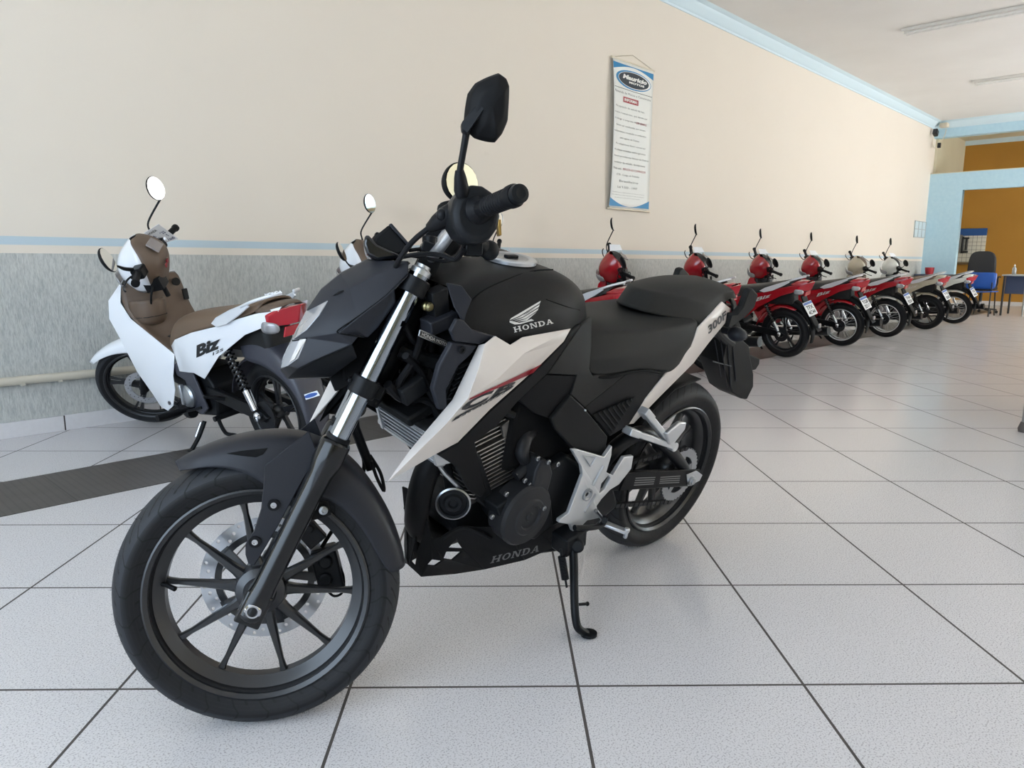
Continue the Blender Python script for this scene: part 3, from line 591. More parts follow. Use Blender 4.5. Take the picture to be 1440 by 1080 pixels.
# handlebar
hb = [(1.075,0,1.004),(1.072,.05,1.006),(1.060,.085,1.022),(1.034,.125,1.062),(1.018,.17,1.082),(1.004,.24,1.083),(.966,.385,1.092)]
hbf = [(x,-y,z) for x,y,z in reversed(hb[1:])]+hb
hbar = part(MB().tube(hbf,.0115,14,5),'handlebar','aluminium',st=True)
cl = MB()
for s in MIR: cl.box((-.022,-.014,-.03),(.022,.014,.02),M=Matrix.Translation(V((1.075,s*.035,1.0)))@Matrix.Rotation(-RAKE,4,'Y')); cl.cyl((1.092,s*.035,1.01),(1.090,s*.035,1.028),.006,n=10)
part(cl,'handlebar_clamp','satin_black',st=True,bevel=.003)
for s in MIR:
    a, b = V((1.004,.245*s,1.083)), V((.966,.385*s,1.092)); d = (b-a).normalized(); L = (b-a).length
    g = MB().lathe([(0,-.012),(.026,-.012),(.027,-.004),(.022,.004),(.0175,.010),(.0165,.03),(.0168,L-.022),(.0195,L-.018),(.0195,L-.006),(.017,L),(0,L)],a,d,28)
    g = part(g,'grip','cable_black',st=True)
    rb = MB()
    for k in range(9): rb.lathe([(.0164,.03+k*.0095),(.0178,.032+k*.0095),(.0178,.036+k*.0095),(.0164,.038+k*.0095)],a,d,24)
    rb.build('grip_ribs','cable_black',g); MB().lathe([(0,L),(.0155,L),(.0165,L+.004),(.0155,L+.014),(.009,L+.016),(0,L+.013)],a,d,24).build('bar_end','satin_black',g)
    # switch housing: rounded box around the bar
    sw = MB(); rows = []
    for t, r1, r2 in ((-.066,.030,.036),(-.060,.042,.050),(-.03,.045,.054),(-.010,.045,.054),(-.002,.036,.042)):
        c = a+d*t+V((0.004,0,-.008)); rows.append([tuple(c+V((math.cos(q)*r1,0,math.sin(q)*r2))+d*0) for q in [2*math.pi*j/14 for j in range(14)]])
    sw.grid(rows,closed=True); sw.f += [tuple(range(14)),tuple(range(56,70))]; sw.m += [0,0]
    sw = part(sw,'switch_housing','satin_black',st=True,bevel=.004)
    for k,(dx,dz,mm) in enumerate(((-.02,.03,'decal_grey'),(-.03,.0,'decal_red'),(-.026,-.02,'decal_grey'))):
        MB().box((-.006,-.008,-.005),(.006,.008,.005),M=Matrix.Translation(a+d*(-.035)+V((dx-.012,0,dz)))).build('switch_button',mm,sw,bevel=.001)
    # lever and its perch
    lv = part(MB().tube([tuple(a+d*-.085+V((.016,0,-.01))),tuple(a+d*-.03+V((.03,0,-.004))),tuple(a+d*(.05 if s < 0 else -.02)+V((.046 if s < 0 else .034,0,-.006))),tuple(a+d*(.12 if s < 0 else -.012)+V((.044 if s < 0 else .030,0,-.012)))],[.008,.007,.0055,.006],10),'hand_lever','satin_black',st=True)
    pc = MB().cyl(a+d*-.105,a+d*-.068,.018,n=20); pc.box((.0,-.018,-.014),(.045,.018,.014),M=Matrix.Translation(a+d*-.085))
    part(pc,'lever_perch','satin_black',st=True,bevel=.003)
# rubber boot over the clutch adjuster, cables, brake reservoir
part(MB().lathe([(0,0),(.009,0),(.016,.02),(.020,.045),(.019,.06),(.014,.068),(0,.07)],(1.0895,0.17,1.0514),V((1.0443,0.2,1.0826))-V((1.0895,0.17,1.0514)),20),'lever_boot','cable_black',st=True)
part(MB().sphere((1.0678,0.2,1.0745),.012),'adjuster_knob','satin_black',st=True)
part(MB().tube([(1.0882,0.17,1.0528),(1.1123,0.16,1.0323),(1.1307,0.14,1.01),(1.1454,0.12,0.9831),(1.1561,0.05,0.9457)],.0055,10),'clutch_cable','cable_black',st=True)
part(MB().tube([(1.1395,0.1,0.9983),(1.102,0.12,1.0061),(1.064,0.13,1.0063),(1.0353,0.15,0.9972),(1.0257,0.2,1.012)],.0045,8),'wiring_cable','cable_black',st=True)
part(MB().tube([(1.1341,0.1,1.0042),(1.0935,0.1,1.0009),(1.0509,0.1,0.9963),(1.0279,0.12,1.0049),(1.0223,0.2,1.028)],.0035,8),'wiring_cable','cable_black',st=True)
part(MB().tube([(1.1193,0.05,1.0168),(1.0824,0.04,1.0225),(1.0479,0.02,1.0171),(1.0125,-0.05,1.0113),(0.9913,-0.1,1.0377)],.004,8),'throttle_cable','cable_black',st=True)
part(MB().tube([(1.1556,-0.05,1.0321),(1.1436,-0.02,1.0006),(1.1354,0.02,0.9695),(1.1369,0.02,0.9178)],.004,8),'throttle_cable','cable_black',st=True)
rs = MB(); q = V((0.9734,0,1.0408)); part(MB().cyl(V((1.03,-.19,1.075)),V((1.028,-.19,1.125)),.021,n=22),'brake_reservoir','satin_black',st=True,bevel=.003)
part(MB().sphere((0.9692,0.15,1.0187),.020,16).merge(MB().cyl((1.0006,0.17,1.0317),(0.9692,0.15,1.0187),.014)).merge(MB().box((-.018,-.02,-.02),(.014,.02,.018),M=Matrix.Translation(V((1.0059,0.17,1.0246))))),'horn_button_pod','satin_black',st=True,bevel=.002)
part(MB().box((-.02,-.045,-.01),(.02,.045,.012),M=M_at((1.0749,0.02,1.0214),-.3)).cyl((1.0749,0.02,1.0214),V((1.0749,0.02,1.0214))+V((0,0,.03)),.016),'ignition_switch','satin_black',st=True,bevel=.003)
kf = part(MB().box((-.003,-.014,-.03),(.003,.014,.004),M=M_at((0.924,-0.02,1.0942),.1)),'key_fob','brass',st=True,bevel=.001)
MB().tube([(0.9185,-0.02,1.1129),(0.915,-0.02,1.104),(0.9159,-0.02,1.0902),(0.9203,-0.02,1.0823)],.001,6).build('key_ring','steel',kf)
# mirrors
mo = [(0.9906,0.29,1.3058),(0.9778,0.29,1.2988),(0.9724,0.29,1.2875),(0.9707,0.285,1.2724),(0.9696,0.275,1.2318),(0.9767,0.27,1.2129),(0.9888,0.27,1.1972),(1.0045,0.265,1.1981),(1.0236,0.265,1.2026),(1.0363,0.262,1.2142),(1.0422,0.265,1.2275),(1.0423,0.27,1.2467),(1.039,0.275,1.272),(1.0279,0.28,1.2883),(1.0105,0.285,1.2981)]
c = sum((V(p) for p in mo),V())/len(mo); n_ = V((.15,-1,.05)).normalized()
rows = [[tuple(V(p)) for p in mo],[tuple(V(p)+n_*.006+(V(p)-c)*.02) for p in mo][0:0] or [tuple(c+(V(p)-c)*1.03-n_*.006) for p in mo],[tuple(c+(V(p)-c)*.93-n_*.020) for p in mo],[tuple(c+(V(p)-c)*.62-n_*.030) for p in mo],[tuple(c+(V(p)-c)*.2-n_*.033) for p in mo]]
mm = MB().grid(rows,closed=True); mm.f.append(tuple(range(4*15,5*15))); mm.m.append(0)
mir = part(mm,'mirror','plastic_black',st=True,sub=2,crease=(20,.55))
mg = MB().add([tuple(c+(V(p)-c)*.96+n_*.0015) for p in mo],[tuple(range(15))]); mg.build('mirror_glass','mirror_glass',mir)
ar = MB().slab([tuple(V(p)) for p in [(1.0488,0.29,1.2211),(1.0291,0.3,1.2464),(1.0074,0.305,1.2659),(1.0079,0.305,1.2471),(1.0315,0.3,1.2133),(1.037,0.29,1.2008),(1.0471,0.29,1.2082)]],(0,-.02,0)); ar.build('mirror_mount','satin_black',mir,bevel=.003)
MB().tube([(1.0378,0.275,1.2088),(1.0411,0.262,1.1761),(1.0439,0.252,1.1496),(1.0438,0.246,1.1332)],[.0065,.006,.006,.0065],12).build('mirror_stem','satin_black',mir)
MB().lathe([(0,0),(.012,0),(.014,.012),(.011,.034),(.008,.046),(0,.048)],(1.0363,0.235,1.1054),V((1.0428,0.246,1.1383))-V((1.0363,0.235,1.1054)),18).build('mirror_boot','cable_black',mir)
c2 = V((0.9751,-0.28,1.2126))
e1 = V((0,0,1)); nrm = V((-.64,.75,.13)).normalized(); e2 = nrm.cross(e1).normalized()
def dome(c,n,ea,eb,ra,rb,dep,k=20):
    m = MB(); rws = []
    for f,h in ((1,0),(1.03,-.15),(.93,-.6),(.62,-.93),(.2,-1)):
        rws.append([tuple(c+n*h*dep+ea*math.sin(t)*ra*f*(1 if math.sin(t)>0 else .9)+eb*math.cos(t)*rb*f) for t in [2*math.pi*j/k for j in range(k)]])
    m.grid(rws,closed=True); m.f.append(tuple(range(4*k,5*k))); m.m.append(0)
    g = MB().add([tuple(c+n*.0015+ea*math.sin(t)*ra*.95*(1 if math.sin(t)>0 else .9)+eb*math.cos(t)*rb*.95) for t in [2*math.pi*j/k for j in range(k)]],[tuple(range(k))])
    return m, g
dm, dg = dome(c2,nrm,e1,e2,.052,.062,.034)
mir2 = part(dm,'mirror','plastic_black',st=True,sub=1); dg.build('mirror_glass','mirror_glass',mir2)
MB().tube([tuple(c2+V((.01,0,-.045))),(1.03,-.265,1.15),(1.02,-.245,1.10)],.006,10).build('mirror_stem','satin_black',mir2)
# ------------------------------------------------------------------ tank
S_ = [
 [(1.06,0,.955),(1.07,.06,.966),(1.085,.10,.955),(1.09,.135,.92),(1.085,.145,.877)],
 [(.99,0,.982),(1.0,.065,.992),(1.02,.115,.972),(1.04,.155,.93),(1.045,.16,.872)],
 [(.92,0,1.0),(.92,.07,1.0),(.93,.122,.98),(.94,.168,.93),(.96,.168,.858)],
 [(.845,0,1.004),(.84,.075,1.003),(.84,.128,.984),(.845,.170,.935),(.86,.170,.868)],
 [(.77,0,1.002),(.765,.07,.998),(.76,.118,.98),(.77,.156,.935),(.79,.160,.876)],
 [(.70,0,.985),(.695,.06,.98),(.69,.098,.96),(.705,.132,.92),(.74,.145,.880)],
 [(.635,0,.95),(.635,.05,.945),(.64,.08,.93),(.66,.102,.90),(.70,.125,.868)],
 [(.59,0,.905),(.595,.04,.90),(.605,.062,.885),(.63,.08,.865),(.66,.095,.845)],
 [(.575,0,.86),(.58,.04,.86),(.59,.062,.85),(.615,.08,.835),(.65,.095,.82)]]
tank = part(MB().grid(S_),'fuel_tank','matte_black',mirror=True,sub=3)
BT = bvh_of([tank])
cc = V((.843,0,1.006)); cn = V((.02,0,1)).normalized()
cap = part(MB().lathe([(.040,-.006),(.061,-.003),(.061,.004),(.058,.007),(.045,.008),(.040,.006),(.040,-.006)],cc,cn,48),'fuel_cap','aluminium')
MB().lathe([(0,.004),(.030,.005),(.041,.007),(.041,0),(0,0)],cc,cn,40).build('cap_centre','steel',cap)
MB().box((-.018,-.007,.004),(.018,.007,.011),M=Matrix.Translation(cc)).build('key_flap','satin_black',cap,bevel=.002)
# maker's wing emblem and name on both flanks of the tank
def emblem(sg):
    m = MB()
    feathers = [((0,.30),(.06,.40),(1,1.0),(.97,.88),(.30,.42)),((.05,.27),(.30,.37),(.96,.82),(.93,.70),(.40,.33)),((.12,.22),(.40,.29),(.92,.64),(.88,.53),(.48,.22)),((.20,.15),(.48,.19),(.86,.47),(.76,.36),(.52,.10)),((.0,.28),(.0,.18),(.14,.02),(.34,-.02),(.28,.06),(.12,.20)),((.28,.06),(.34,-.02),(.56,.02),(.74,.03),(.66,.14),(.50,.08))]
    for f in feathers: m.add([(x,y,0) for x,y in f],[tuple(range(len(f)))])
    return m
wq = [(0.9704,0.16,0.9017),(0.8755,0.16,0.9107),(0.8906,0.16,0.9531),(0.9856,0.16,0.9427)]
nq = [(0.9543,0.16,0.8857),(0.836,0.16,0.8995),(0.8436,0.16,0.9106),(0.9612,0.16,0.898)]
e = map_quad(emblem(1),wq,norm=False); drop(subdiv(e,1),BT,EYE_M,.0008); part(e,'tank_emblem','decal_silver')
e = map_quad(slab_word('HONDA'),nq); drop(e,BT,EYE_M,.0008); part(e,'tank_lettering','decal_silver')
# seam line and lower trim of the tank
tl = [on_surface(BT,p,EYE_M,.0003) for p in [(1.0892,0.15,0.9325),(1.0732,0.14,0.951),(1.0326,0.13,0.9722),(0.9479,0.12,0.9954),(0.8867,0.12,1.0088),(0.8131,0.11,1.0091)]]
part(MB().tube([tuple(p) for p in tl],.0016,6,4),'tank_seam','deep_black')
part(MB().tube([tuple(on_surface(BT,p,EYE_M,.0003)) for p in [(0.8625,0.15,0.9525),(0.809,0.14,0.938),(0.7584,0.13,0.9247),(0.7062,0.12,0.9126)]],.0014,6,4),'tank_crease','deep_black')
for s in MIR:
    part(MB().slab([(x,y*s,z) for x,y,z in [(1.1094,0.105,0.982),(1.1189,0.15,0.9454),(1.1021,0.165,0.9156),(1.1006,0.165,0.9374),(1.0776,0.15,0.9598),(1.0825,0.12,0.9796)]],(0,-.006*s,0)),'tank_front_trim','cowl_grey',bevel=.002)
    part(MB().slab([(x,y*s,z) for x,y,z in [(1.1229,0.166,0.9258),(1.1347,0.166,0.9019),(1.1202,0.166,0.8804),(1.0612,0.175,0.8727),(1.0212,0.175,0.8865),(1.0835,0.172,0.9033),(1.108,0.168,0.9241)]],(0,-.01*s,0)),'tank_lower_trim','cowl_grey',bevel=.002)
# ---- white shroud
SP = dict(zip('T L1 L2 L3 R4 R3 R2 R1 B1 B2 B3 B4 B5 B6 U1 U2 U3 M1 M2'.split(), [(1.2356,0.155,0.5889),(1.1856,0.15,0.6481),(1.0958,0.155,0.7484),(1.0555,0.165,0.8675),(1.0639,0.192,0.88),(1.0858,0.208,0.8348),(1.1038,0.21,0.774),(1.1413,0.198,0.7192),(1.1387,0.18,0.6444),(1.0869,0.182,0.6614),(1.0158,0.188,0.7275),(0.877,0.185,0.8168),(0.8056,0.175,0.8594),(0.7778,0.165,0.8849),(0.9447,0.178,0.8805),(0.9891,0.19,0.8704),(1.034,0.188,0.8923),(0.9549,0.2,0.852),(1.038,0.218,0.8119)]))
SF = [s.split() for s in ('T L1 R1','L1 L2 R2 R1','L2 L3 R4 R3','L2 R3 R2','T R1 B1','R1 B2 B1','R1 R2 B3 B2','R2 R3 M2','R2 M2 B3','R3 R4 U3 U2','R3 U2 M1 M2','U2 U1 B6 M1','M1 B6 B5','M2 M1 B5 B4','M2 B4 B3')]
shr = []
for s in MIR:
    m = fmesh({k:(v[0],v[1]*s,v[2]) for k,v in SP.items()},SF); 
    shr.append(part(m,'side_shroud','pearl_white',solid=-.005 if s < 0 else .005,bevel=.0025,sharp=38))
    cen = sum((V(v) for v in SP.values()),V())/len(SP); ln = MB()
    lk = {k:tuple((lambda q: V((q.x,q.y*s,q.z)))(V(v)+(cen-V(v))*.03+V((-.010,-.009,0)))) for k,v in SP.items()}
    fmesh(lk,SF).build('shroud_liner','deep_black',shr[-1],solid=.002)
BS = bvh_of([shr[0]])
def sdecal(name, q, m, mb=None, n=1, norm=True, off=.0014):
    t = MB().add([(0,0,0),(1,0,0),(1,1,0),(0,1,0)],[(0,1,2,3)]) if mb is None else mb
    map_quad(t,q,norm); 
    if n: subdiv(t,n)
    drop(t,BS,EYE_M,off); return t.build(name,m,shr[0])
sdecal('red_stripe',[(1.0921,0.2,0.7654),(0.9156,0.2,0.8045),(0.8936,0.2,0.8228),(1.0909,0.2,0.7691)],'decal_red',n=3)
sdecal('model_lettering',[(1.1188,0.2,0.7382),(0.9787,0.2,0.7727),(0.9545,0.2,0.7958),(1.0958,0.2,0.7651)],'decal_black',text_mb('CB',1,0.,bold=.05,spacing=1.15),n=0)
sdecal('model_lettering',[(1.1308,0.2,0.723),(0.996,0.2,0.7668),(0.9894,0.2,0.774),(1.1214,0.2,0.7324)],'decal_black',MB().add([(0,0,0),(1,0,0),(1,1,0),(0,1,0)],[(0,1,2,3)]),n=2)
sdecal('model_lettering',[(1.1169,0.2,0.7278),(1.0018,0.2,0.7651),(0.9969,0.2,0.771),(1.1122,0.2,0.7325)],'pearl_white',text_mb('TWISTER',1,.3,spacing=1.2),n=0,off=.0024)
# ---- black duct behind the shroud with louvres
for s in MIR:
    d = part(MB().slab([(x,y*s,z) for x,y,z in [(1.1201,0.158,0.8748),(1.0618,0.17,0.8681),(1.0727,0.165,0.8476),(1.0962,0.16,0.8236),(1.1149,0.155,0.773),(1.1034,0.155,0.7272),(1.1217,0.15,0.7264),(1.1418,0.145,0.7726),(1.1378,0.15,0.8243)]],(0,-.014*s,0)),'radiator_duct','cowl_grey',bevel=.003)
    lv = MB()
    for k in range(7):
        t = k/6; a = V((1.0886,0.15,0.8163)).lerp(V((1.1013,0.145,0.7389)),t); b = V((1.0577,0.15,0.824)).lerp(V((1.104,0.155,0.7527)),t); a.y *= s; b.y *= s
        lv.bar(a,b,.010,.002,up=(0,0,1))
    lv.build('louvre','satin_black',d)
    part(MB().slab([(x,y*s,z) for x,y,z in [(1.0648,0.14,0.8446),(0.9716,0.14,0.8284),(1.0335,0.14,0.7291),(1.0902,0.13,0.7088),(1.0889,0.13,0.757)]],(0,-.01*s,0)),'duct_backing','deep_black')
    q = (1.1012,0.167,0.8613); MB().lathe([(0,0),(.008,0),(.008,.004),(.004,.004),(.004,.002),(0,.002)],(q[0],q[1]*s,q[2]),(0,s,0),14).build('duct_bolt','cable_black',d)
# ---- frame, head tube, inner clutter
fr = MB()
fr.cyl((1.205,0,.70),(1.105,0,.90),.032,n=24)
for s in MIR:
    fr.tube([(1.15,.03*s,.82),(1.08,.075*s,.80),(.9,.10*s,.78),(.72,.11*s,.70),(.56,.11*s,.52),(.50,.10*s,.36)],.019,10,5)
    fr.tube([(1.17,.02*s,.74),(1.06,.035*s,.66),(.99,.04*s,.54),(.95,.045*s,.40)],.013,10,5)
    fr.tube([(1.12,.06*s,.80),(1.0,.09*s,.72),(.86,.11*s,.66)],.011,8,4)
    fr.tube([(.56,.10*s,.56),(.36,.10*s,.72),(.1,.09*s,.82),(-.08,.07*s,.84)],.013,8,4)
part(fr,'frame','satin_black')
part(MB().box((.86,-.10,.66),(1.06,.10,.87)),'air_box','deep_black',bevel=.02)
part(MB().box((.55,-.11,.50),(.86,.11,.84)),'battery_case','deep_black',bevel=.02)
lab = part(MB().slab([(1.1775,0.125,0.8948),(1.0933,0.125,0.8605),(1.0968,0.125,0.8486),(1.1792,0.125,0.8833)],(0,-.003,0)),'identification_plate','decal_black')
lb = MB()
LQ = [(1.1783,0.126,0.8952),(1.0941,0.126,0.8609),(1.0977,0.126,0.849),(1.18,0.126,0.8837)]
for a,b in ((0,1),(1,2),(2,3),(3,0)): lb.tube([LQ[a],LQ[b]],.0012,6,1)
lb.build('plate_border','steel',lab)
tm = map_quad(text_mb('HONDA MOTOR',1),[(1.1734,0.1265,0.8834),(1.1027,0.1265,0.8541),(1.1,0.1265,0.86),(1.1728,0.1265,0.8906)]); tm.build('plate_text','decal_silver',lab)
gb = part(MB().lathe([(0,0),(.009,0),(.010,.005),(.008,.009),(.010,.013),(.007,.018),(0,.018)],(1.1392,0.08,0.9292),V((-.2,.9,.1)),20),'brake_hose_joint','gold_bolt')
rnd = random.Random(11)

hoses = [[(1.1834,0.05,0.9371),(1.1618,0.07,0.8677),(1.1011,0.06,0.8131),(1.0136,0.04,0.7306)],[(1.1077,0.05,0.9042),(1.1527,0.09,0.8279),(1.18,0.08,0.7576),(1.1027,0.06,0.6992)],[(1.0676,0.03,0.9587),(1.0941,0.05,0.888),(1.0935,0.06,0.8124),(1.1141,0.09,0.7532)],[(1.0295,0.05,0.8925),(1.0668,0.05,0.8834),(1.1111,0.06,0.8298),(1.1471,0.08,0.7773)],[(1.187,0.1,0.8344),(1.1389,0.09,0.7957),(1.0993,0.1,0.7308),(1.0305,0.1,0.6706)],[(1.2074,0.08,0.7688),(1.1677,0.08,0.7324),(1.1098,0.09,0.7251),(1.0713,0.1,0.6771)]]
for i,h in enumerate(hoses): part(MB().tube(h,.006+.002*(i % 3),8,5),'hose','cable_black')
part(MB().box((-.03,-.025,-.02),(.03,.025,.02),M=M_at((1.1528,0.08,0.7543),.5)),'regulator','engine_black',bevel=.004)
part(MB().box((-.02,-.015,-.03),(.02,.015,.03),M=M_at((1.1077,0.08,0.9355),.3)),'relay_box','engine_black',bevel=.003)
part(MB().box((-.035,-.02,-.015),(.035,.02,.015),M=M_at((1.1037,0.09,0.8975),.3)),'cable_guide','cowl_grey',bevel=.003)
# radiator: silver finned block across the front
rad = MB()
for k in range(6):
    z = .585+k*.0115; xf_ = 1.083+k*.0052
    rad.box((1.02,-.085,z),(xf_,.115,z+.004)); rad.box((1.028,-.08,z+.004),(xf_-.012,.11,z+.0115))
rad.box((1.02,-.09,.650),(1.114,.12,.657)); rad.box((1.02,-.09,.578),(1.084,.12,.585))
for s in MIR: rad.prism([(1.02,.578),(1.086,.578),(1.116,.657),(1.02,.657)],.015+s*.105-.005,.015+s*.105+.005)
rdt = part(rad,'oil_cooler','aluminium',bevel=.001,bseg=1)
q = V((1.075,-.09,.59)); MB().cyl(q,q+V((0,-.02,0)),.011,n=16).build('cooler_union','aluminium',rdt)
part(MB().box((-.045,-.10,-.012),(.05,.10,.012),M=M_at((1.11,0,.70),.4)),'cooler_bracket','plastic_black',bevel=.006)
# ---- engine
TL = Matrix.Translation(V((.865,0,.46)))@Matrix.Rotation(math.radians(14),4,'Y')
fin = MB(); 
for k in range(18):
    z = .0+k*.0115; a,b = (.082,.098) if k < 12 else (.074,.090)
    o = [(-a,-b*.8),(-a*.8,-b),(a*.8,-b),(a,-b*.8),(a,b*.8),(a*.8,b),(-a*.8,b),(-a,b*.8)]
    fin.add([TL@V((x,y,z+h)) for h in (0,.0035) for x,y in o],[tuple(range(8)),tuple(range(15,7,-1))]+[(i,(i+1) % 8,8+(i+1) % 8,8+i) for i in range(8)])
    fin.m[-8:] = [1]*8
fin.box((-.065,-.078,-.03),(.065,.078,.205),M=TL)
cyl = part(fin,'cylinder',['fin_metal','fin_edge'])
hd = MB().box((-.075,-.085,.20),(.075,.085,.26),M=TL); part(hd,'cylinder_head','engine_black',bevel=.012)
part(MB().slab([] or [(0.8776,0.098,0.627),(0.8452,0.098,0.6496),(0.8248,0.098,0.5801),(0.8494,0.098,0.5618)],(0,-.01,0)),'chain_tunnel','fin_metal',bevel=.002)
cs = MB().prism([(0.7775,0,0.3824),(0.726,0,0.4562),(0.6105,0,0.4764),(0.4116,0,0.4149),(0.3183,0,0.2722),(0.4504,0,0.2108),(0.6054,0,0.2199),(0.7282,0,0.2707)],-.13,.105)
part(cs,'crankcase','engine_black',bevel=.012)
part(MB().prism([(.96,.45),(.92,.50),(.80,.46),(.70,.33),(.74,.29),(.90,.29),(.95,.34)],-.10,.065),'crankcase','engine_black',bevel=.015)
def cover(name, q, y0, y1, m='engine_grey', bev=.006): return part(MB().prism(q,y0,y1),name,m,bevel=bev,bseg=3)
gc = V((0.8028,0.16,0.4002)); g = MB().lathe([(0,-.05),(.082,-.05),(.084,.0),(.078,.008),(.05,.013),(.046,.017),(.034,.018),(.030,.012),(.012,.012),(.010,.016),(0,.016)],gc,(0,1,0),40)
gen = part(g,'generator_cover','engine_grey',sharp=25)
cover('engine_side_cover',[(0.9009,0.14,0.4394),(0.8426,0.14,0.4639),(0.751,0.14,0.4458),(0.7034,0.14,0.4135),(0.6737,0.14,0.3311),(0.7393,0.14,0.3024),(0.8242,0.14,0.338),(0.8709,0.14,0.386)],.07,.150,'engine_black')
cover('starter_cover',[(0.7879,0.15,0.554),(0.7566,0.15,0.5399),(0.7371,0.15,0.5041),(0.741,0.15,0.4484),(0.7739,0.15,0.4462),(0.803,0.15,0.4732),(0.8024,0.15,0.5221)],.06,.165)
cover('clutch_side_cover',[(0.7249,0.14,0.4967),(0.6581,0.14,0.5275),(0.5886,0.14,0.482),(0.5583,0.14,0.3996),(0.5971,0.14,0.3098),(0.6676,0.14,0.3075),(0.7148,0.14,0.4164)],.02,.135,'engine_black',.012)
cover('front_mount',[(0.9963,0.08,0.5674),(0.9362,0.08,0.5704),(0.8558,0.08,0.421),(0.8758,0.08,0.4018),(0.9197,0.08,0.4368)],.02,.10,'engine_black')
part(MB().tube([(0.7616,0.09,0.5965),(0.8033,0.11,0.5853),(0.8161,0.12,0.5575),(0.8001,0.12,0.531)],[.017,.018,.018,.014],12),'water_pipe','engine_grey')
part(MB().tube([(0.8024,0.1,0.538),(0.7808,0.12,0.5231),(0.8232,0.12,0.4928)],[.014,.016,.014],12),'engine_hose','engine_grey')
bl = MB()
for (u_) in [(0.8108,0.166,0.5621),(0.7689,0.166,0.5439),(0.7121,0.15,0.5188),(0.8258,0.152,0.4991),(0.8824,0.152,0.4757),(0.7622,0.176,0.4181),(0.9173,0.152,0.4229),(0.8047,0.152,0.4825),(0.8331,0.15,0.3585)]:
    part(MB().lathe([(0,0),(.0065,0),(.0065,.005),(.0035,.006),(.0035,.003),(0,.003)],u_,(0,1,0),14),'cover_bolt','steel')
hc = V((.985,.085,.446)); hn = V((.62,.78,.02))
horn = part(MB().lathe([(0,0),(.036,-.002),(.041,.004),(.040,.012),(.033,.012),(.031,.006),(.024,.008),(.020,.014),(.012,.014),(.009,.008),(0,.008)],hc,hn,36),'horn','engine_black',sharp=25)
MB().lathe([(.037,.010),(.041,.010),(.042,.013),(.038,.015),(.037,.010)],hc,hn,36).build('horn_ring','steel',horn)
part(MB().tube([(1.0381,0.07,0.5532),(1.0208,0.08,0.5269),(0.992,0.09,0.4975),(0.9659,0.09,0.4725)],.005,10),'horn_bracket','aluminium')
part(MB().tube([(.95,.02,.57),(1.0,.03,.56),(1.035,.03,.50),(1.04,.025,.42),(1.01,.0,.34),(.93,-.02,.28),(.8,-.06,.24),(.6,-.10,.25)],.030,14,5),'exhaust_pipe','plastic_black')
part(MB().tube([(1.0733,0.07,0.5853),(1.056,0.08,0.5793),(1.0319,0.08,0.5565)],[.012,.016,.012],10),'oil_line','aluminium')
# dark cover under the shroud running down beside the cylinder
for s in MIR:
    part(MB().slab([(x,y*s,z) for x,y,z in [(1.1083,0.15,0.6215),(1.069,0.165,0.649),(1.0001,0.175,0.7166),(0.8569,0.17,0.8062),(0.7929,0.165,0.8517),(0.7648,0.155,0.8775),(0.7246,0.15,0.8874),(0.8175,0.155,0.776),(0.8948,0.15,0.7137),(0.9355,0.14,0.6579),(0.9881,0.13,0.6204),(0.9108,0.115,0.4717),(0.9259,0.115,0.4561),(0.9718,0.12,0.4888),(1.0371,0.13,0.572)]],(0,-.012*s,0)),'frame_cover','plastic_black',bevel=.003,tri=True)
    part(MB().slab([(x,y*s,z) for x,y,z in [(0.7061,0.135,0.8818),(0.6491,0.115,0.8905),(0.6448,0.13,0.8197),(0.6473,0.14,0.7634),(0.6337,0.145,0.7448),(0.5545,0.145,0.7457),(0.463,0.145,0.7519),(0.6479,0.15,0.6637),(0.7207,0.158,0.7093),(0.7107,0.155,0.7589),(0.8171,0.155,0.7742)]],(0,-.012*s,0)),'upper_side_cover','matte_black',bevel=.003,tri=True)
    part(MB().slab([(x,y*s,z) for x,y,z in [(0.8854,0.14,0.7137),(0.8181,0.152,0.7715),(0.7091,0.152,0.7558),(0.7127,0.152,0.7041),(0.7534,0.145,0.6451),(0.8184,0.14,0.6681)]],(0,-.012*s,0)),'middle_side_cover','plastic_black',bevel=.003,tri=True)
    part(MB().slab([(x,y*s,z) for x,y,z in [(0.7256,0.162,0.7115),(0.6635,0.162,0.6707),(0.5278,0.155,0.5634),(0.5139,0.15,0.5012),(0.6648,0.155,0.5518),(0.7469,0.155,0.6196),(0.7742,0.158,0.6537)]],(0,-.014*s,0)),'lower_side_cover','matte_black',bevel=.004,tri=True)
    sc_ = part(MB().slab([(x,y*s,z) for x,y,z in [(0.4586,0.142,0.7504),(0.2967,0.135,0.7055),(0.3614,0.135,0.6421),(0.4145,0.135,0.5697),(0.5039,0.145,0.5549),(0.6479,0.15,0.6637)]],(0,-.010*s,0)),'rear_side_cover','plastic_black',bevel=.003)
    lv = MB(); A,B,C_ = [V((x,y*s,z)) for x,y,z in [(0.6093,0.152,0.639),(0.4371,0.147,0.6633),(0.5117,0.15,0.5605)]]
    for k in range(1,9):
        t = k/9; lv.bar(A.lerp(B,t),C_.lerp(B,t) if t < .98 else B,.0045,.006,up=(0,1,0))
    lv.build('louvre','satin_black',sc_)
    MB().slab([tuple(A),tuple(B),tuple(C_)],(0,-.002*s,0)).build('louvre_backing','deep_black',sc_)
    q = (0.6622,0.165,0.664); MB().sphere((q[0],q[1]*s,q[2]),.0035,8).build('cover_screw','steel',sc_)
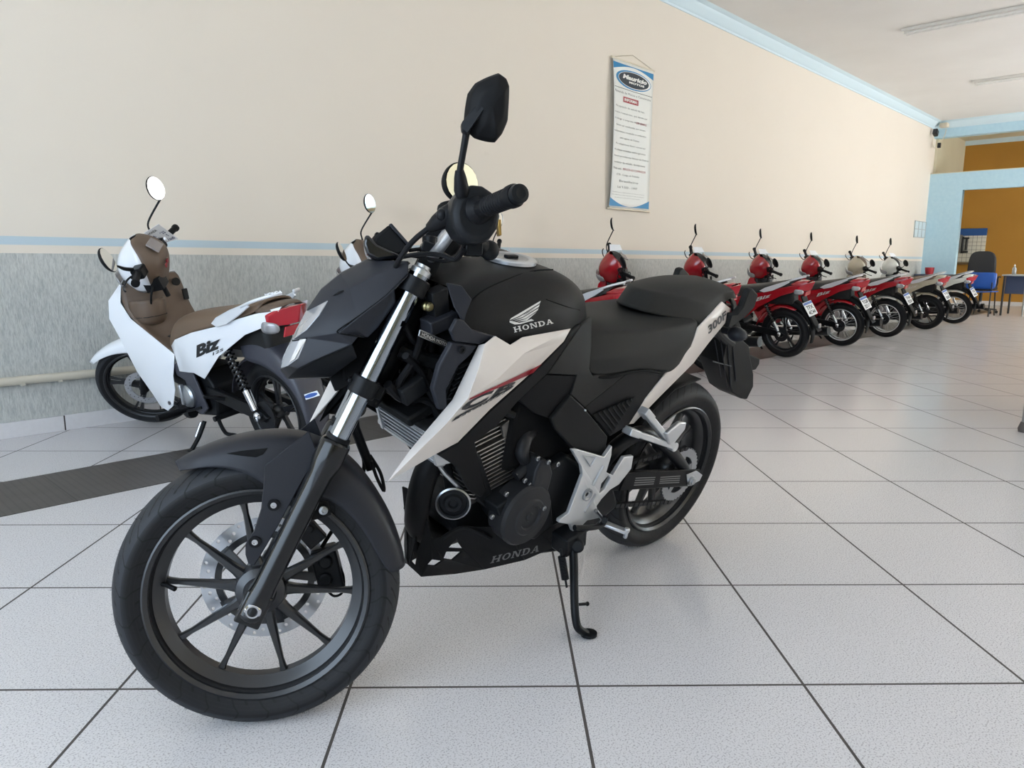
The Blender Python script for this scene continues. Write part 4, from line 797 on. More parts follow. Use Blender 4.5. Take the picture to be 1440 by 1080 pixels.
# ---- belly pan
BP = dict(zip('a0 a1 a2 r0 r1 r2 t1 t2 t3 t4 t5 t6 b1 b2 b3'.split(), [(1.0233,0,0.4317),(1.0261,0,0.3194),(1.0242,0,0.2304),(1.045,0.04,0.4381),(1.0101,0.055,0.3314),(1.0073,0.035,0.2113),(0.9992,0.075,0.3433),(0.9493,0.105,0.3751),(0.8473,0.125,0.3611),(0.7989,0.135,0.3131),(0.7064,0.138,0.3067),(0.6301,0.135,0.249),(0.9165,0.06,0.2049),(0.8423,0.09,0.2152),(0.7385,0.12,0.2362)]))
for s in MIR:
    Q = {k:(v[0],v[1]*s,v[2]) for k,v in BP.items()}
    out = [Q[k] for k in 'r0 r1 t1 t2 t3 t4 t5 t6 b3 b2 b1 r2'.split()]
    def Y(l): return [(x,y*s,z) for x,y,z in l]
    pn = fmesh(Q,[f.split() for f in ('t1 t2 b2 b1','t2 t3 b2','t3 t4 b3 b2','t4 t5 t6 b3')]) if False else None
    m = MB()
    m.slab(Y([(1.0101,0.055,0.3314),(0.9923,0.075,0.3413),(0.9493,0.105,0.3751),(0.8473,0.125,0.3611),(0.7989,0.135,0.3131),(0.7064,0.138,0.3067),(0.6187,0.135,0.2388),(0.7265,0.12,0.219),(0.8414,0.09,0.2105),(0.9163,0.06,0.2037),(1.0073,0.035,0.2113)]),(0,-.006*s,0),
      holes=[Y([(0.9757,0.085,0.3139),(0.9575,0.088,0.3362),(0.9473,0.09,0.3201),(0.9345,0.092,0.3031)]),Y([(0.982,0.08,0.2826),(0.9781,0.082,0.3028),(0.9353,0.092,0.2951),(0.9576,0.085,0.2735)]),Y([(1.0052,0.05,0.254),(1.0006,0.06,0.2748),(0.9764,0.07,0.2687),(0.9882,0.06,0.2522)])])
    m.slab(Y([(1.045,0.04,0.4381),(1.0101,0.055,0.3314),(1.0073,0.035,0.2113),(1.0242,0,0.2304),(1.0233,0,0.4317)]),(-.006,0,0),holes=[Y([(1.0307,0.02,0.3259),(1.0246,0.025,0.3607),(1.0155,0.03,0.333),(1.02,0.02,0.2821)]),Y([(1.0268,0.012,0.2797),(1.0191,0.02,0.2757),(1.0185,0.018,0.2372),(1.0273,0.01,0.2478)])])
    bp_ = part(m,'belly_pan','plastic_black',bevel=.002,bseg=1)
    if s > 0: bp0 = bp_
    part(MB().tube(Y([(0.9941,0.077,0.3429),(0.9686,0.09,0.3645),(0.9483,0.104,0.3743),(0.913,0.112,0.3566),(0.8725,0.12,0.3308)]),.006,8),'belly_pan_rib','plastic_black')
BB = bvh_of([bp0])
e = map_quad(slab_word('HONDA'),[(0.8484,0.11,0.2442),(0.6657,0.11,0.223),(0.6624,0.11,0.2436),(0.8426,0.11,0.2637)]); drop(e,BB,EYE_M,.0012); e.build('belly_pan_lettering','decal_grey',bp0)
# ---- seats
RS = [
 [(.64,0,.875),(.64,.05,.87),(.645,.085,.85),(.65,.125,.79),(.645,.135,.745)],
 [(.56,0,.866),(.56,.07,.864),(.565,.115,.845),(.575,.150,.785),(.575,.150,.742)],
 [(.45,0,.860),(.45,.08,.860),(.45,.135,.845),(.45,.156,.79),(.45,.152,.748)],
 [(.35,0,.860),(.35,.09,.860),(.345,.142,.848),(.34,.155,.79),(.335,.15,.725)],
 [(.27,0,.872),(.255,.09,.868),(.245,.138,.853),(.24,.15,.80),(.27,.145,.712)],
 [(.23,0,.885),(.20,.09,.876),(.185,.130,.858),(.178,.138,.82),(.178,.135,.788)]]
seat = part(MB().grid(RS),'seat','seat_vinyl',mirror=True,sub=3,solid=.012,crease=(24,.45))
part(MB().tube([(.64,.13,.742),(.575,.152,.738),(.45,.154,.744),(.335,.152,.722)],.004,8,4),'seat_piping','deep_black')
PS = [
 [(.385,0,.880),(.34,.055,.872),(.25,.105,.862),(.160,.128,.848),(.15,.131,.838)],
 [(.352,0,.926),(.302,.053,.925),(.218,.096,.920),(.138,.118,.902),(.135,.130,.858)],
 [(.25,0,.944),(.22,.052,.942),(.16,.088,.933),(.10,.112,.915),(.095,.124,.882)],
 [(.10,0,.953),(.08,.052,.951),(.05,.082,.944),(.03,.102,.933),(.025,.112,.908)],
 [(-.03,0,.950),(-.04,.045,.948),(-.05,.072,.940),(-.055,.088,.932),(-.05,.095,.915)],
 [(-.105,0,.922),(-.105,.04,.920),(-.10,.065,.916),(-.10,.075,.910),(-.095,.082,.902)]]
part(MB().grid(PS),'pillion_seat','seat_vinyl',mirror=True,sub=3,solid=.010,crease=(17,.8))
part(MB().box((-.08,-.07,.80),(.25,.07,.90)),'tail_core','deep_black',bevel=.02)
# ---- white tail panels with numbers
tail = []
for s in MIR:
    TP = dict(zip('a b c d e f g h i j k l m n'.split(), [(0.0518,0.118,0.9095),(-0.0326,0.106,0.8802),(-0.0195,0.112,0.8437),(0.0767,0.125,0.7856),(0.1446,0.13,0.7276),(0.286,0.135,0.6429),(0.3873,0.132,0.5684),(0.4079,0.13,0.5687),(0.366,0.138,0.6439),(0.297,0.142,0.7167),(0.2033,0.142,0.7856),(0.1879,0.14,0.8421),(0.1107,0.135,0.8665),(0.2344,0.142,0.7121)]))
    TP = {k:(v[0],v[1]*s,v[2]) for k,v in TP.items()}
    tail.append(part(fmesh(TP,[f.split() for f in ('a b c m','a m l','m c d k','l m k','k d e n','k n j','j n f i','n e f','i f g h')]),'tail_panel','pearl_white',solid=.005*s,bevel=.002,sharp=30))
BTl = bvh_of([tail[0]])
t = map_quad(text_mb('300F',1,.3,bold=.035),[(0.1058,0.13,0.814),(-0.0008,0.12,0.863),(0.0254,0.12,0.8823),(0.1313,0.13,0.8355)]); drop(t,BTl,EYE_M,.0015); t.build('tail_lettering','decal_black',tail[0])
# ---- grab rails, tail tip, lamp, plate holder, indicators
for s in MIR:
    part(MB().slab([(x,y*s,z) for x,y,z in [(-0.0081,0.125,0.823),(-0.001,0.125,0.8713),(-0.0117,0.14,0.8751),(-0.0392,0.14,0.8965),(-0.0498,0.14,0.9501),(-0.0695,0.14,0.9541),(-0.1172,0.14,0.9325),(-0.1173,0.14,0.891),(-0.0834,0.14,0.8625),(-0.0308,0.128,0.8271)]],(0,-.022*s,0)),'grab_rail','matte_black',bevel=.006)
part(MB().grid([[(-.06,0,.925),(-.06,.06,.915),(-.06,.10,.89),(-.05,.105,.85)],[(-.12,0,.915),(-.12,.055,.905),(-.115,.085,.88),(-.10,.09,.84)],[(-.17,0,.895),(-.168,.04,.888),(-.16,.06,.87),(-.14,.065,.83)],[(-.19,0,.875),(-.185,.03,.87),(-.18,.045,.86),(-.16,.05,.83)]]),'tail_tip','matte_black',mirror=True,sub=1,solid=.004)
part(MB().box((-.19,-.045,.83),(-.14,.045,.865)),'tail_lamp','decal_red',bevel=.006)
ph = part(MB().prism([(-0.1672,0,0.7442),(-0.2332,0,0.76),(-0.332,0,0.7165),(-0.3655,0,0.6708),(-0.4284,0,0.5985),(-0.455,0,0.5475),(-0.4332,0,0.4986),(-0.3876,0,0.5075),(-0.3055,0,0.5431),(-0.1764,0,0.6667)],-.05,.05),'plate_holder','plastic_black',bevel=.004)
rb = MB()
for a,b in zip([(-0.0822,0.052,0.7571),(-0.1113,0.052,0.7696),(-0.153,0.052,0.7667),(-0.2041,0.052,0.7379)],[(-0.1901,0.052,0.6161),(-0.2505,0.052,0.5694),(-0.2856,0.052,0.557),(-0.3031,0.052,0.5899)]): rb.tube([a,b],.002,6,1)
rb.tube([(-0.1049,0.052,0.6812),(-0.2389,0.052,0.65)],.002,6,1); rb.build('holder_rib','cowl_grey',ph)
part(MB().prism([(-0.3655,0,0.6708),(-0.3784,0,0.6751),(-0.4845,0,0.6463),(-0.493,0,0.6258),(-0.4776,0,0.6047),(-0.4159,0,0.6026)],-.03,.03),'plate_lamp_bracket','plastic_black',bevel=.003)
for s in MIR:
    q = V((-0.1049,0.11,0.7932)); q.y *= s
    ti = part(MB().sphere(q,.03,16,sc=(.9,1.1,.8)).merge(MB().tube([tuple(V((q.x+.01,s*.03,q.z))),tuple(q)],.011,10,1)),'rear_indicator','cowl_grey')
    MB().sphere(q+V((-.012,s*.006,0)),.026,14,sc=(.7,1,.75)).build('indicator_lens','matte_black',ti)
part(MB().tube([(-.06,.05,.80),(-.14,.045,.76),(-.22,.04,.73)],.016,10,4),'subframe_rail','satin_black')
# ---- swingarm, chain and guard
sw = MB()
for s in MIR:
    sw.bar((.52,.105*s,.40),(-.03,.125*s,.302),.032,.052)
    sw.tube([(.47,.10*s,.42),(.40,.105*s,.49),(.30,.11*s,.515),(.17,.115*s,.455),(.04,.12*s,.36),(.0,.122*s,.32)],[.022,.024,.024,.022,.020,.016],10,5)
sw.cyl((.50,-.11,.41),(.50,.11,.41),.035,n=24)
part(sw,'swingarm','satin_black',bevel=.004,sharp=50)
cg = part(MB().slab([(0.3762,0.142,0.4152),(-0.0486,0.142,0.3354),(-0.0597,0.142,0.3009),(-0.0475,0.142,0.2795),(0.1701,0.142,0.3226),(0.3937,0.142,0.3588)],(0,-.006,0)),'chain_guard','plastic_black',bevel=.002)
for q4,nm in (([(0.3289,0.1435,0.3914),(0.2205,0.1435,0.3696),(0.2203,0.1435,0.34),(0.3282,0.1435,0.3605)],'warning_label'),([(0.1919,0.1435,0.3632),(0.0739,0.1435,0.3419),(0.0685,0.1435,0.3098),(0.1885,0.1435,0.3351)],'warning_label')):
    lbm = MB()
    A,B,C_,D_ = map(V,q4)
    for k in range(4):
        t0, t1 = k/4+.05, k/4+.17; lbm.add([tuple(A.lerp(D_,t0)),tuple(B.lerp(C_,t0)),tuple(B.lerp(C_,t1)),tuple(A.lerp(D_,t1))],[(0,1,2,3)])
    lbm.build(nm,'decal_grey',cg)
spk = MB(); sp_r = .098
teeth = []
for k in range(76):
    a = 2*math.pi*k/76; r = sp_r if k % 2 else sp_r-.006; teeth.append((r*math.cos(a),r*math.sin(a)+.306))
inner = [(.066*math.cos(2*math.pi*k/32),.066*math.sin(2*math.pi*k/32)+.306) for k in range(32)]
spk.prism(teeth,.094,.101,holes=[inner])
for k in range(5):
    a = 2*math.pi*k/5+.3; spk.bar((.035*math.cos(a),.097,.035*math.sin(a)+.306),(.070*math.cos(a),.097,.070*math.sin(a)+.306),.022,.006,up=(0,1,0))
part(spk,'rear_sprocket','steel')
ch = MB()
def links(a,b,n):
    a, b = V(a), V(b)
    for k in range(n):
        c = a.lerp(b,(k+.5)/n); d = (b-a).normalized()
        ch.bar(c-d*.0075,c+d*.0075,.010 if k % 2 else .014,.013)
links((.02,.097,.208),(.57,.097,.325),44); links((-.0,.097,.404),(.57,.097,.42),44); ch.cyl((.57,.092,.372),(.57,.102,.372),.052); ch.bar((.57,.097,.36),(.04,.097,.31),.004,.01)
part(ch,'drive_chain','engine_grey')
aj = part(MB().lathe([(0,0),(.017,0),(.017,.008),(.011,.010),(.010,.014),(0,.014)],(0,.143,.306),(0,1,0),20),'rear_axle_nut','steel')
part(MB().slab([(0.036,0.145,0.3343),(-0.0215,0.145,0.3373),(-0.0679,0.145,0.3112),(-0.0592,0.145,0.2917),(0.0067,0.145,0.2857)],(0,-.004,0)),'chain_adjuster','aluminium',bevel=.001)
# rear wheel
RM = Matrix.Translation(V((0,0,.306)))
rim = rim_ring(.224,.076,.028); spokes_pairs(rim,.05,.196,5,50,15,13,.026,.016,.026)
rim.lathe([(0,-.05),(.04,-.05),(.05,-.03),(.06,0),(.055,.04),(.05,.07),(.035,.09),(0,.09)],(0,0,0),(0,1,0),32)
rwheel = rim.build('rear_wheel','rim_black',bike,M=RM,sharp=40)
tyre(.306,.224,.076,96,hairs=260).build('tyre','rear_tyre_rubber',rwheel,sharp=50)
drilled_disc(.11,.075,-.075,.005,30).build('brake_disc','disc_steel',rwheel,sharp=20)
part(MB().tube([(.60,-.13,.27),(.42,-.15,.28),(.25,-.19,.30),(.08,-.215,.36),(-.10,-.225,.43)],[.026,.032,.052,.056,.050],16,5),'exhaust_muffler','satin_black')
part(MB().grid([[(.20+.30*math.sin(t)*.0,y,.306)]*1 for t in (0,) for y in (0,)]) if False else MB().grid([[(math.cos(t)*.330,y,.306+math.sin(t)*.330) for y in (-.07,-.04,0,.04,.07)] for t in [math.radians(a) for a in (20,45,70,95)]]),'inner_mudguard','plastic_black',solid=.003)
part(MB().cyl((.42,.0,.60),(.44,0,.36),.028,n=16),'rear_shock','satin_black')
# ---- footrest brackets
for s in MIR:
    Y = lambda l: [(x,y*s,z) for x,y,z in l]
    fb = part(MB().slab(Y([(0.6928,0.175,0.5642),(0.6735,0.175,0.5624),(0.5471,0.172,0.5137),(0.5176,0.168,0.5399),(0.5141,0.17,0.5125),(0.5219,0.172,0.4635),(0.4853,0.17,0.4436),(0.444,0.165,0.4897),(0.3925,0.16,0.4816),(0.3877,0.16,0.4399),(0.4372,0.165,0.4034),(0.4801,0.168,0.397),(0.5134,0.17,0.3771),(0.532,0.172,0.3606),(0.5073,0.175,0.3196),(0.5327,0.175,0.322),(0.5683,0.178,0.3289),(0.6059,0.18,0.3096),(0.6234,0.18,0.3102),(0.6425,0.18,0.3375),(0.6924,0.18,0.3579),(0.6919,0.18,0.3662),(0.659,0.18,0.3764),(0.6312,0.178,0.482),(0.6429,0.176,0.5103)]),(0,-.012*s,0),
        holes=[Y([(0.53,0.17,0.4297),(0.5061,0.17,0.4504),(0.493,0.17,0.4387),(0.5075,0.17,0.4068),(0.5294,0.17,0.3988)])]),'footrest_bracket','silver_paint',bevel=.0025)
    MB().tube(Y([(0.6465,0.176,0.5416),(0.591,0.176,0.5264),(0.6067,0.176,0.5027)]),.0025,6,1,closed=True).build('bracket_rib','aluminium',fb)
    MB().bar(Y([(0.543,0.173,0.4878)])[0],Y([(0.575,0.176,0.4366)])[0],.006,.006).build('bracket_rib','aluminium',fb)
    MB().bar(Y([(0.555,0.177,0.4064)])[0],Y([(0.5925,0.18,0.363)])[0],.006,.006).build('bracket_rib','aluminium',fb)
    q = Y([(0.5977,0.178,0.4173)])[0]; MB().lathe([(0,0),(.011,.002),(.014,.006),(.018,.006),(.018,0),(0,0)],q,(0,s,0),20).build('pivot_cap','steel',fb)
    # rider's peg
    q0, q1 = V(Y([(0.5142,0.18,0.3128)])[0]), V(Y([(0.4782,0.25,0.3068)])[0])
    pg = part(MB().bar(q0,q1,.024,.010).cyl(q1,q1+V((0,0,.012)),.008).bar(q1-V((0,0,.02)),q1,.01,.01,up=(1,0,0)),'footpeg','aluminium',bevel=.003)
    # passenger peg bracket
    pb = MB(); A,B,C_,D_ = [V(p) for p in Y([(0.3633,0.15,0.6026),(0.4161,0.15,0.5567),(0.2135,0.17,0.4835),(0.2288,0.17,0.5028)])]
    pb.bar(A,C_,.018,.026,up=(0,1,0)); pb.bar(B,C_,.018,.024,up=(0,1,0)); pb.cyl(C_+V((0,-.012,0)),C_+V((0,.012,0)),.015,n=14); pb.bar(A+(A-C_)*.12,A+(C_-A)*.12,.022,.034,up=(0,1,0)); pb.bar(B+(B-C_)*.10,B+(C_-B)*.12,.022,.034,up=(0,1,0))
    pbo = part(pb,'passenger_peg_bracket','silver_paint',bevel=.003)
    MB().slab(Y([(0.2878,0.185,0.5427),(0.2259,0.185,0.5686),(0.1938,0.185,0.5634),(0.1913,0.185,0.5398),(0.2289,0.185,0.5047),(0.2565,0.185,0.5006)]),(0,-.016*s,0)).build('passenger_peg','aluminium',pbo,bevel=.004)
# gear lever
part(MB().tube([(0.6349,0.19,0.3321),(0.5794,0.2,0.3218),(0.5297,0.2,0.3167),(0.5189,0.2,0.3406)],.008,10).cyl((0.506,0.19,0.3182),(0.5657,0.23,0.3561),.008),'gear_lever','satin_black')
part(MB().tube([(0.5567,0.19,0.3632),(0.5227,0.19,0.3318)],.006,8,1),'gear_rod','steel')
# ---- side stand
ssm = MB(); foot = V((.665,.335,.080)); 
zf = .2325*.33+.011
sst = part(MB().tube([(0.6234,0.19,0.2716),(0.6395,0.22,0.2231),(0.6719,0.27,0.1543),(0.6787,0.29,0.1209),(0.6748,0.302,0.1004),(0.6519,0.314,0.0833)],[.012,.012,.011,.011,.011,.010],12,5),'side_stand','satin_black')
MB().lathe([(0,0),(.022,0),(.022,.008),(0,.008)],(0.6458,0.3175,0.0786),(0,-.226,.974),16).build('stand_foot','satin_black',sst)
MB().tube([(0.6592,0.27,0.1495),(0.622,0.275,0.1408)],.004,8,1).sphere((0.622,0.275,0.1408),.006,10).build('stand_peg','satin_black',sst)
part(MB().box((-.04,-.03,-.028),(.04,.03,.028),M=M_at((0.6225,0.17,0.2845),.2)).cyl((0.5485,0.15,0.2258),(0.6322,0.21,0.2857),.018),'stand_pivot','satin_black',bevel=.005)
sg = MB(); A,B = V((0.6894,0.2,0.289)),V((0.6806,0.24,0.1918))
sg.tube([A,A.lerp(B,.25)],.0035,8,1); sg.tube([A.lerp(B,.8),B],.003,8,1); 
for k in range(16): sg.lathe([(.008,0),(.011,.0015),(.008,.003)],A.lerp(B,.18+.62*k/16),B-A,14)
sg.cyl(A.lerp(B,.2),A.lerp(B,.78),.009,n=14)
part(sg,'stand_spring','satin_black')
part(MB().tube([(0.7626,0.02,0.2241),(0.6477,0.05,0.1944),(0.5553,0.1,0.2064)],.018,10),'stand_cross_member','satin_black')

# ------------------------------------------------------------------ step-through scooters
mat('scooter_white','#eef0f4',.2,coat=.6); mat('scooter_red','#a3121f',.22,coat=.7); mat('scooter_beige','#b9b09a',.28,coat=.5); mat('scooter_pearl','#d9dad4',.25,coat=.5)
mat('brown_plastic','#625143',.5,bump=.05,bscale=500); mat('brown_seat','#6b5745',.55,bump=.1,bscale=900); mat('black_seat','#232324',.5,bump=.1,bscale=900)
mat('guard_grey','#3b3c45',.4); mat('tail_red','#b01226',.12,coat=.6); mat('amber','#c8702a',.2); mat('paper_white','#eef0f5',.6); mat('ink_blue','#27356e',.6); mat('plate_white','#dfe1e2',.4); mat('plate_blue','#3b5fa8',.4)
mat('silver_rail','#dcdee1',.3,metal=.15); mat('bright_alloy','#d2d4d6',.25,metal=.5); mat('engine_silver','#aeb2b6',.3,metal=.85); mat('display_grey','#8b8380',.2); mat('dark_gap','#0d0d0e',.7)
SAX = 1.26+.075; SRK = math.radians(26.5)
CARD_M = []
def scooter(x, y, th, lean, st, body, trim, seatm, cast, label, plate=None, group=None, arch=None, biz=False, shield=None, hx=0.):
    shield = shield or body; arch = arch or 'guard_grey'
    M = frame(x,y,th,lean); R = empty('scooter', M, label, 'scooter', group); S = steer(SAX,SRK,st); SH = S@Matrix.Translation((hx,0,0)); gd = 'guard_grey' if biz else 'plastic_black'
    def p(mb, name, m, par=None, stf=False, **k): return mb.build(name, m, par or R, M=((SH if stf == 2 else S) if stf and par is None else None), **k)
    axf = V((1.26,0,.276)); up = V((-math.sin(SRK),0,math.cos(SRK)))
    # wheels
    def wheel(name, W, rin, r, w, casts, disc_y):
        m = rim_ring(rin,w,.016 if casts else .010,56)
        if casts:
            for k in range(5):
                a = 2*math.pi*k/5+.3; d = V((math.cos(a),0,math.sin(a))); t = V((-d.z,0,d.x))
                m.grid([[tuple(d*q+t*s*ww+V((0,yy,0))) for s,yy in ((-1,-.008),(1,-.008),(1,.008),(-1,.008))] for q,ww in ((.03,.016),(.08,.010),(rin*.7,.007),(rin-.018,.013))],closed=True)
                m.grid([[tuple(d*q+t*(s*ww+off)+V((0,yy,0))) for s,yy in ((-1,-.006),(1,-.006),(1,.006),(-1,.006))] for q,ww,off in ((.06,.005,.012),(rin*.6,.004,.022),(rin-.018,.008,.034))],closed=True)
        m.lathe([(0,-.04),(.02,-.04),(.035,-.025),(.04,0),(.035,.025),(.02,.04),(0,.04)],(0,0,0),(0,1,0),24)
        o = m.build(name,'rim_black' if casts else 'bright_alloy',R,M=W,sharp=40)
        tyre(r,rin,w,64).build('tyre','scooter_tyre_rubber',o,sharp=50)
        if not casts:
            sp = MB()
            for k in range(36):
                a = 2*math.pi*k/36; b = a+(.42 if k % 2 else -.42); s = 1 if k % 4 < 2 else -1
                sp.tube([(.036*math.cos(b),s*.022,.036*math.sin(b)),((rin-.008)*math.cos(a),0,(rin-.008)*math.sin(a))],.0016,5,1)
            sp.build('wire_spokes','bright_alloy',o)
            MB().lathe([(.0,.03),(.05,.03),(.058,.036),(.058,.05),(0,.052)],(0,0,0),(0,1,0),28).build('hub_drum','engine_silver',o)
        if disc_y:
            drilled_disc(.108,.072,disc_y,.004,27).build('brake_disc','disc_steel',o,sharp=20)
            c = MB()
            for k in range(4):
                a = 2*math.pi*k/4+.2; c.bar((.02*math.cos(a),disc_y-.006,.02*math.sin(a)),(.08*math.cos(a+.3),disc_y,.08*math.sin(a+.3)),.012,.005,up=(0,1,0))
            c.lathe([(.0,disc_y-.01),(.028,disc_y-.01),(.028,disc_y+.008),(0,disc_y+.012)],(0,0,0),(0,1,0),20)
            c.build('disc_carrier','engine_grey',o)
        return o
    wheel('front_wheel', S@Matrix.Translation(axf), .222,.276,.036,cast,.045)
    wheel('rear_wheel', Matrix.Translation((0,0,.258)), .184,.258,.044,cast,0)
    # fork, front mudguard
    for s in MIR:
        f = MB().cyl(axf+V((0,s*.072,0))-up*.02,axf+V((0,s*.072,0))+up*.20,.016,n=14).cyl(axf+V((0,s*.072,0))+up*.19,axf+V((0,s*.072,0))+up*.52,.013,n=14)
        p(f,'fork_leg','satin_black',stf=True)
    p(MB().box((-.02,.05,-.03),(.03,.075,.04),M=Matrix.Translation(axf+V((-.085,0,.05)))),'brake_caliper','engine_black',stf=True,bevel=.004)
    rows = []
    for a,w_,r_,sk in ((8,.012,.318,.006),(22,.045,.316,.012),(50,.058,.318,.03),(80,.062,.330,.06),(105,.062,.335,.075),(130,.055,.325,.06)):
        d = V((math.cos(math.radians(a+42)) if False else math.cos(math.radians(a+35)),0,math.sin(math.radians(a+35))))
        rows.append([tuple(axf+d*r_),tuple(axf+d*(r_-.004)+V((0,w_*.6,0))),tuple(axf+d*(r_-.018)+V((0,w_,0))),tuple(axf+d*(r_-.02-sk)+V((0,w_+.004,0)))])
    p(MB().grid(rows),'front_mudguard',body,stf=True,mirror=True,sub=2,solid=.003)
    # leg shield
    Q = dict(c0=(1.02,0,.90),c1=(1.12,0,.78),c2=(1.15,0,.66),c3=(1.13,0,.52),o0=(.985,.14,.905),o1=(1.06,.21,.80),o2=(1.095,.215,.70),o3=(1.06,.20,.585),o4=(1.02,.175,.40),o5=(.965,.145,.265),o6=(.94,.132,.195),o7=(.875,.13,.18),o8=(.80,.13,.22),o9=(.725,.135,.32),o10=(.70,.14,.40),o11=(.64,.135,.52),i0=(.985,.160,.875),i1=(1.0,.178,.785),i2=(.95,.17,.70),i3=(.85,.152,.633),m1=(1.09,.10,.80),m2=(1.12,.11,.67),m3=(1.08,.11,.52),k1=(.90,.165,.50),k2=(.84,.15,.36))
    sh = p(fmesh(Q,[f.split() for f in ('c0 o0 m1 c1','o0 o1 m1','c1 m1 m2 c2','m1 o1 o2 m2','c2 m2 m3 c3','m2 o2 o3 m3','m3 o3 o4','i0 i1 o1 o0','i1 o2 o1','i1 i2 o3 o2','i2 i3 k1 o3','i3 o11 k1','k1 o4 o3','k1 k2 o5 o4','k1 o11 o10 k2','k2 o10 o9','k2 o9 o8','k2 o8 o7 o6','k2 o6 o5')]),'leg_shield',shield,mirror=True,solid=.004,bevel=.006,bseg=3,sharp=60)
    for s in MIR: MB().lathe([(0,0),(.011,0),(.011,.003),(0,.002)],(.82,s*.137,.235),(0,s,0),14).build('shield_screw','guard_grey',sh)
    inn = [[(.93,0,.895),(.94,.06,.895),(.96,.11,.90),(.985,.158,.89)],[(.925,0,.80),(.94,.06,.80),(.975,.12,.79),(1.0,.176,.785)],[(.89,0,.70),(.90,.06,.69),(.93,.12,.69),(.95,.168,.70)],[(.84,0,.62),(.85,.05,.605),(.86,.10,.605),(.85,.150,.633)],[(.76,0,.565),(.76,.06,.56),(.75,.10,.56),(.75,.142,.575)],[(.64,0,.52),(.64,.06,.52),(.64,.10,.52),(.64,.133,.52)]]
    ip = p(MB().grid(inn),'inner_panel',trim,mirror=True,sub=1,solid=.004)
    # open glove pocket on the left, small lidded one on the right
    arc = [(.965,.150),(.90,.155),(.845,.125),(.83,.07),(.845,.02),(.90,.0)]
    pk = MB(); pk.grid([[(a,b,z) for a,b in [((ax_-.92)*f+.92,(ay-.08)*f+.08) for ax_,ay in arc]] for z,f in ((.79,1.0),(.76,1.02),(.70,.97),(.665,.82),(.655,.4))])
    po = p(pk,'glove_pocket',trim,sub=1,solid=-.006); 
    MB().slab([(a,b,.70) for a,b in arc],(0,0,.003)).build('pocket_floor','dark_gap',po)
    MB().lathe([(0,0),(.022,0),(.022,-.006),(.016,-.008),(0,-.008)],(.93,-.11,.845),(-1,0,.1),18).build('bag_hook','satin_black',ip)
    MB().box((.92,-.158,.74),(.935,-.13,.80)).build('hook_slot','dark_gap',ip,bevel=.003)
    dd = MB()
    for k in range(4): dd.slab([(.80-k*.022,.05-k*.012,.592-k*.009),(.79-k*.022,.075-k*.012,.590-k*.009),(.775-k*.022,.066-k*.012,.585-k*.009),(.785-k*.022,.045-k*.012,.587-k*.009)],(0,0,.004))
    dd.build('tunnel_marking','decal_black',ip)
    # handlebar cover: trim side towards the rider, body side forward
    H = [[(.895,0,1.131),(.90,.02,1.131),(.912,.03,1.131),(.926,.02,1.129),(.935,0,1.129)],
         [(.885,0,1.125),(.885,.05,1.123),(.905,.075,1.12),(.94,.05,1.118),(.95,0,1.118)],
         [(.815,0,1.085),(.825,.08,1.08),(.875,.115,1.075),(.97,.09,1.08),(1.015,0,1.085)],
         [(.785,0,1.02),(.795,.095,1.015),(.865,.140,1.01),(1.0,.125,1.01),(1.09,0,1.02)],
         [(.81,0,.94),(.82,.095,.94),(.88,.130,.935),(1.005,.115,.93),(1.095,0,.93)],
         [(.865,0,.845),(.875,.07,.84),(.91,.085,.85),(.985,.08,.855),(1.04,0,.86)]]
    hr = p(MB().grid([r[:3] for r in H]),'handlebar_rear_cover',trim,stf=2,mirror=True,sub=2,solid=.003)
    hf = p(MB().grid([r[2:] for r in H]),'handlebar_front_cover',body,stf=2,mirror=True,sub=2,solid=.003)
    MB().grid([[(1.090,0,.965),(1.072,.05,.965),(1.045,.085,.962)],[(1.098,0,.935),(1.080,.055,.935),(1.045,.092,.935)],[(1.085,0,.895),(1.068,.048,.895),(1.035,.078,.90)]]).build('headlight','lens_silver',hf,mirror=True,sub=1,solid=.004,soff=1)
    MB().slab([(.838,-.012,1.099),(.838,.072,1.095),(.788,.080,1.045),(.788,-.008,1.048)],(-.006,0,.007)).build('speedometer','display_grey',hr,bevel=.003)
    MB().lathe([(0,0),(.014,0),(.014,.01),(0,.011)],(.800,-.075,1.055),(-1,-.2,.2),16).build('cover_button','silver_rail',hr)
    p(MB().cyl((.90,-.22,1.0),(.90,.22,1.0),.011,n=12),'handlebar','satin_black',stf=2)
    for s in MIR:
        a, b = V((.88,s*.20,1.008)), V((.835,s*.345,1.018)); d = b-a
        g = p(MB().lathe([(0,0),(.020,0),(.0165,.012),(.0165,d.length-.02),(.0205,d.length-.015),(.020,d.length),(0,d.length+.004)],a,d,18),'grip','cable_black',stf=2)
        p(MB().box((-.028,-.04,-.026),(.028,.035,.03),M=Matrix.Translation(V((.885,s*.165,1.0)))),'switch_housing','satin_black',stf=2,bevel=.008)
        p(MB().tube([(.91,s*.16,.995),(.94,s*.20,.99),(.925,s*.30,.99),(.90,s*.345,.99)],.005,8),'brake_lever' if s < 0 else 'hand_rest','satin_black',stf=2)
        mc = V((.79,-.235,1.275)) if s < 0 else V((.90,.335,1.155 if biz else 1.205))
        nn = V((-.90,.43,.06)).normalized() if s < 0 else V((-.9,-.1,.1)).normalized()
        e1 = V((.0,0,1)) if s < 0 else V((.1,.25,1)).normalized(); e2 = nn.cross(e1).normalized(); e1 = e2.cross(nn)
        m1, g1 = dome(mc,nn,e1,e2,.068,.054,.026,16)
        mo_ = p(m1,'mirror','satin_black',stf=2,sub=1); g1.build('mirror_glass','mirror_glass',mo_)
